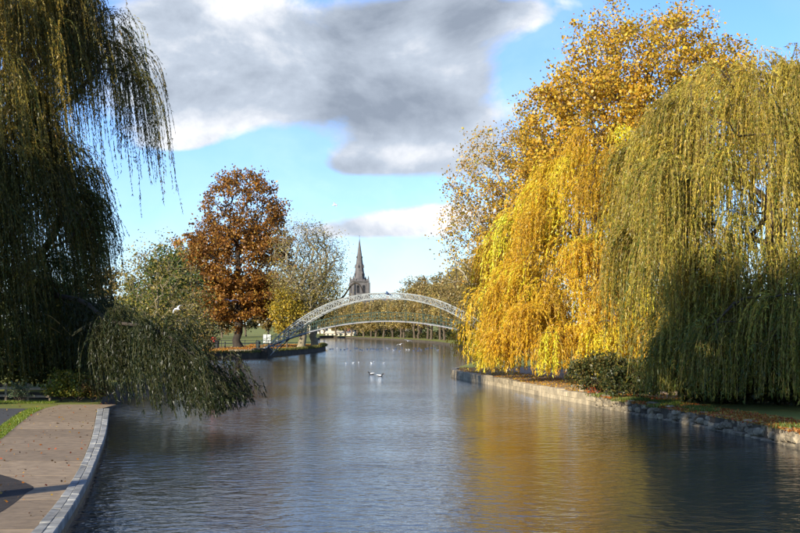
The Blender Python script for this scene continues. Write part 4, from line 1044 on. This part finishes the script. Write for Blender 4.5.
p = at(267, 345.6, Z_LEFT); root = thing('notice_board', 'pair of white panels on posts beside the bridge foot', 'notice board', p)
for sx in (-1, 1):
    pn = box('panel', (sx * 0.36, 0, 1.2), (0.6, 0.08, 1.5), M_white, root, 0, 0.02)
    box('frame_strip', (0, -0.05, 0.0), (0.5, 0.03, 0.04), M_wing, pn)
for sx in (-1, 0, 1): box('post', (sx * 0.7, 0.06, 0.9), (0.07, 0.07, 2.0), M_black, root)
# park railing
rx0, rx1, ry = -50.0, -19.5, 228.0
pr = thing('park_railing', 'dark low park railing across the lawn behind the russet tree', 'railing', ((rx0 + rx1) / 2, ry, Z_LEFT))
xm = (rx0 + rx1) / 2
for z in (0.55, 1.05): bar('rail', (rx0 - xm, 0, z), (rx1 - xm, 0, z), 0.07, M_black, pr)
for k in range(17):
    x = rx0 + (rx1 - rx0) * k / 16 - xm; bar('post', (x, 0, -0.05), (x, 0, 1.15), 0.09, M_black, pr)
# weathered post and red lifebuoy on the right bank
p = at(582, 391.5, Z_RIGHT); root = thing('mooring_post', 'short weathered timber post standing at the edge of the gravel point', 'post', p)
bm = bmesh.new(); add_cyl(bm, (0, 0, -0.1), (0, 0, 0.62), 0.17, 0.15, 10); link('shaft', bm_mesh('s', bm), root, M_wood)
bm = bmesh.new(); add_cyl(bm, (0, 0, 0.62), (0, 0, 0.70), 0.19, 0.12, 10); link('cap', bm_mesh('c', bm), root, M_wood)
bush('small bush with bright red leaves at the water edge beside the tangled bush', 592, 75.6, Z_RIGHT - 0.3, 0.6, 0.22, 220, 0.09, [(0.5, 0.07, 0.02), (0.45, 0.14, 0.03)])

# ================================================================== BIRDS
def loft(name, rings, k=10):
    v, f = [], []
    for x, zc, ry_, rz_ in rings:
        for j in range(k):
            a = 2 * math.pi * j / k; v.append((x, ry_ * math.cos(a), zc + rz_ * math.sin(a)))
    n = len(rings)
    for i in range(n - 1):
        for j in range(k): f.append((i * k + j, i * k + (j + 1) % k, (i + 1) * k + (j + 1) % k, (i + 1) * k + j))
    f += [tuple(range(k))[::-1], tuple((n - 1) * k + j for j in range(k))]
    return py_mesh(name, v, f, True)
gull_rings = [(-0.27, 0.10, 0.012, 0.008), (-0.2, 0.085, 0.045, 0.028), (-0.1, 0.06, 0.085, 0.07), (0.0, 0.05, 0.095, 0.085), (0.08, 0.06, 0.08, 0.075), (0.125, 0.11, 0.05, 0.05), (0.15, 0.16, 0.043, 0.045), (0.185, 0.175, 0.045, 0.045), (0.215, 0.172, 0.028, 0.03), (0.225, 0.17, 0.012, 0.012)]
beak_r = [(0.218, 0.168, 0.013, 0.013), (0.25, 0.163, 0.009, 0.009), (0.268, 0.157, 0.003, 0.003)]
wing_r = [(-0.28, 0.115, 0.004, 0.004), (-0.16, 0.105, 0.012, 0.022), (-0.02, 0.085, 0.014, 0.045), (0.06, 0.075, 0.008, 0.03), (0.085, 0.07, 0.003, 0.006)]
GB, GK, GW = loft('gull_body', gull_rings), loft('gull_beak', beak_r, 6), loft('gull_wing', wing_r, 8)
GB.materials.append(M_feather); GK.materials.append(M_beak); GW.materials.append(M_wing)
DB, DW = GB.copy(), GW.copy()
DB.materials.clear(); DB.materials.append(M_duck); DW.materials.clear(); DW.materials.append(M_feather)
def water_bird(name, label, cat, loc, rz, s, body, wing, group):
    root = thing(name, label, cat, loc, rz, group); root.scale = (s, s, s)
    link('body', body, root); link('beak', GK, root)
    for sy in (-1, 1):
        w = link('wing', wing, root); w.location = (0, sy * 0.078, 0.0)
    return root
for k in range(34):
    px = 329 + 111 * (k + R.uniform(0.1, 0.9)) / 34; py = 349.4 + R.normal(0, 0.7)
    p = at(px, py, 0); water_bird('gull', 'white gull floating in the long row beyond the footbridge', 'gull', (p.x, p.y, -0.01), R.uniform(0, 6.28), R.uniform(0.85, 1.1), GB, GW, 'gulls in the far row')
for k in range(6):
    px = 345 + 40 * (k + R.uniform(0.0, 1.0)) / 6; p = at(px, 363 + R.normal(0, 0.4), 0)
    water_bird('gull', 'white gull floating in the loose group between bridge and ducks', 'gull', (p.x, p.y, -0.01), R.uniform(0, 6.28), 0.6, GB, GW, 'gulls in the near group')
p = at(371, 374.5, 0); water_bird('duck', 'dark duck swimming towards the quay', 'duck', (p.x, p.y, -0.02), rad(200), 1.35, DB, DW, 'pair of ducks')
p = at(380.5, 376.2, 0); water_bird('duck', 'dark duck swimming towards the golden willow', 'duck', (p.x, p.y, -0.02), rad(-15), 1.25, DB, DW, 'pair of ducks')
fly_body = loft('flying_body', [(-0.24, 0.0, 0.05, 0.006), (-0.17, 0.0, 0.035, 0.02), (-0.05, 0, 0.06, 0.055), (0.05, 0, 0.06, 0.06), (0.13, 0.01, 0.04, 0.042), (0.18, 0.015, 0.036, 0.036), (0.215, 0.012, 0.02, 0.02), (0.222, 0.012, 0.01, 0.01)]); fly_body.materials.append(M_feather)
def wing_mesh(sy):
    st = [(0.04, 0.0, 0.08, -0.08, 0.02), (0.20, 0.085, 0.10, -0.06, 0.016), (0.36, 0.10, 0.06, -0.05, 0.01), (0.5, 0.055, -0.02, -0.08, 0.006), (0.6, 0.0, -0.10, -0.12, 0.003)]
    v, f = [], []
    for y, z, xf, xb, t in st: v += [(xf, sy * y, z), (xf * 0.4 + xb * 0.6, sy * y, z + t), (xb, sy * y, z), (xf * 0.4 + xb * 0.6, sy * y, z - t)]
    for i in range(len(st) - 1):
        for j in range(4): f.append((4 * i + j, 4 * i + (j + 1) % 4, 4 * i + 4 + (j + 1) % 4, 4 * i + 4 + j))
    f += [(0, 1, 2, 3), (16, 17, 18, 19)]
    me = py_mesh('wing', v, f); bm = bmesh.new(); bm.from_mesh(me); bmesh.ops.recalc_face_normals(bm, faces=bm.faces[:]); bm.to_mesh(me); bm.free(); me.materials.append(M_wing); return me
WL, WR = wing_mesh(1), wing_mesh(-1)
FK = loft('flying_beak', [(0.215, 0.01, 0.012, 0.012), (0.262, 0.004, 0.003, 0.003)], 6); FK.materials.append(M_beak)
for px, py, d, yaw, roll, lab in ((335, 205, 118, 20, 25, 'gull gliding high against the sky beside the spire'), (388, 294, 96, 200, -15, 'gull flying in front of the bridge arch crown'), (418, 351, 104, 80, 22, 'white gull skimming low over the water with wings spread'),
                                  (328, 299, 150, 100, 5, 'gull flying past the arch beside the bare trees'), (177, 309, 100, 150, -30, 'white gull flying in front of the olive bush'), (231, 301, 95, 85, 4, 'gull gliding across the lower branches of the russet tree'),
                                  (408, 341, 170, 75, 10, 'small gull flying low near the far bank wall'), (400, 344.5, 190, 120, -12, 'small gull flying just above the far water')):
    p = atd(px, py, d); root = thing('flying_gull', lab, 'gull', p, rad(yaw), 'flying gulls'); root.rotation_euler = (rad(roll), rad(-6), rad(yaw))
    link('body', fly_body, root); link('beak', FK, root); link('wing', WL, root); link('wing', WR, root)

# ---- dark hedge under the avenue, and reeds of grass hanging over the promontory edge
hl = resample(np.array([p for p in right_edge_far if 245 < p[1] < 480]), 1.0); hn = inset(hl, 1.0) - hl
hb_ = np.array([hl[0][0], hl[0][1], Z_RIGHT]); n = 15000
i = R.integers(0, len(hl), n); q = hl[i] + hn[i] * R.uniform(8.5, 10.5, (n, 1)) + R.normal(0, 0.4, (n, 2))
hz = Z_RIGHT + R.uniform(0, 1, n) * (1.9 + 0.5 * np.sin(i * 0.31) + 0.4 * np.sin(i * 0.11))
hedge = thing('hedge', 'long dark clipped hedge behind the avenue trunks on the far bank', 'hedge', hb_)
link('foliage', leaf_mesh('foliage', np.concatenate([q, hz[:, None]], 1) - hb_, R.normal(size=(n, 3)), 0.5 * R.uniform(0.6, 1.3, n), 0.4, palette(n, DG + [(0.12, 0.09, 0.03)])), hedge, M_leaf)['kind'] = 'stuff'
T = ([], [])
for k in range(0, len(hl), 4):
    c = np.array([*(hl[k] + hn[k] * 9.5), Z_RIGHT]); l = np.array([c - [0, 0, 0.1], c + [0.1, 0, 0.8], c + [R.normal(0, .3), R.normal(0, .3), 1.6]])
    a, _ = tubes(l, np.arange(-1, 2), np.array([0.06, 0.05, 0.02]), None); off = sum(len(x) for x in T[0]); T[0].append(a[0][0]); T[1].append(a[1][0] + off)
put_tubes(T, 'stems', hb_, M_bark_dark, hedge)['kind'] = 'stuff'
ge = along(lp, 7000, -0.5, 0.12, Z_LEFT - 0.12)
scatter_leaves('bank_grass', ge, 0.42, [(0.16, 0.17, 0.03), (0.22, 0.17, 0.04), (0.1, 0.11, 0.02)], None, 0.0, True, 0.16, 'rough grass fringing the bank below the russet tree', 'grass')
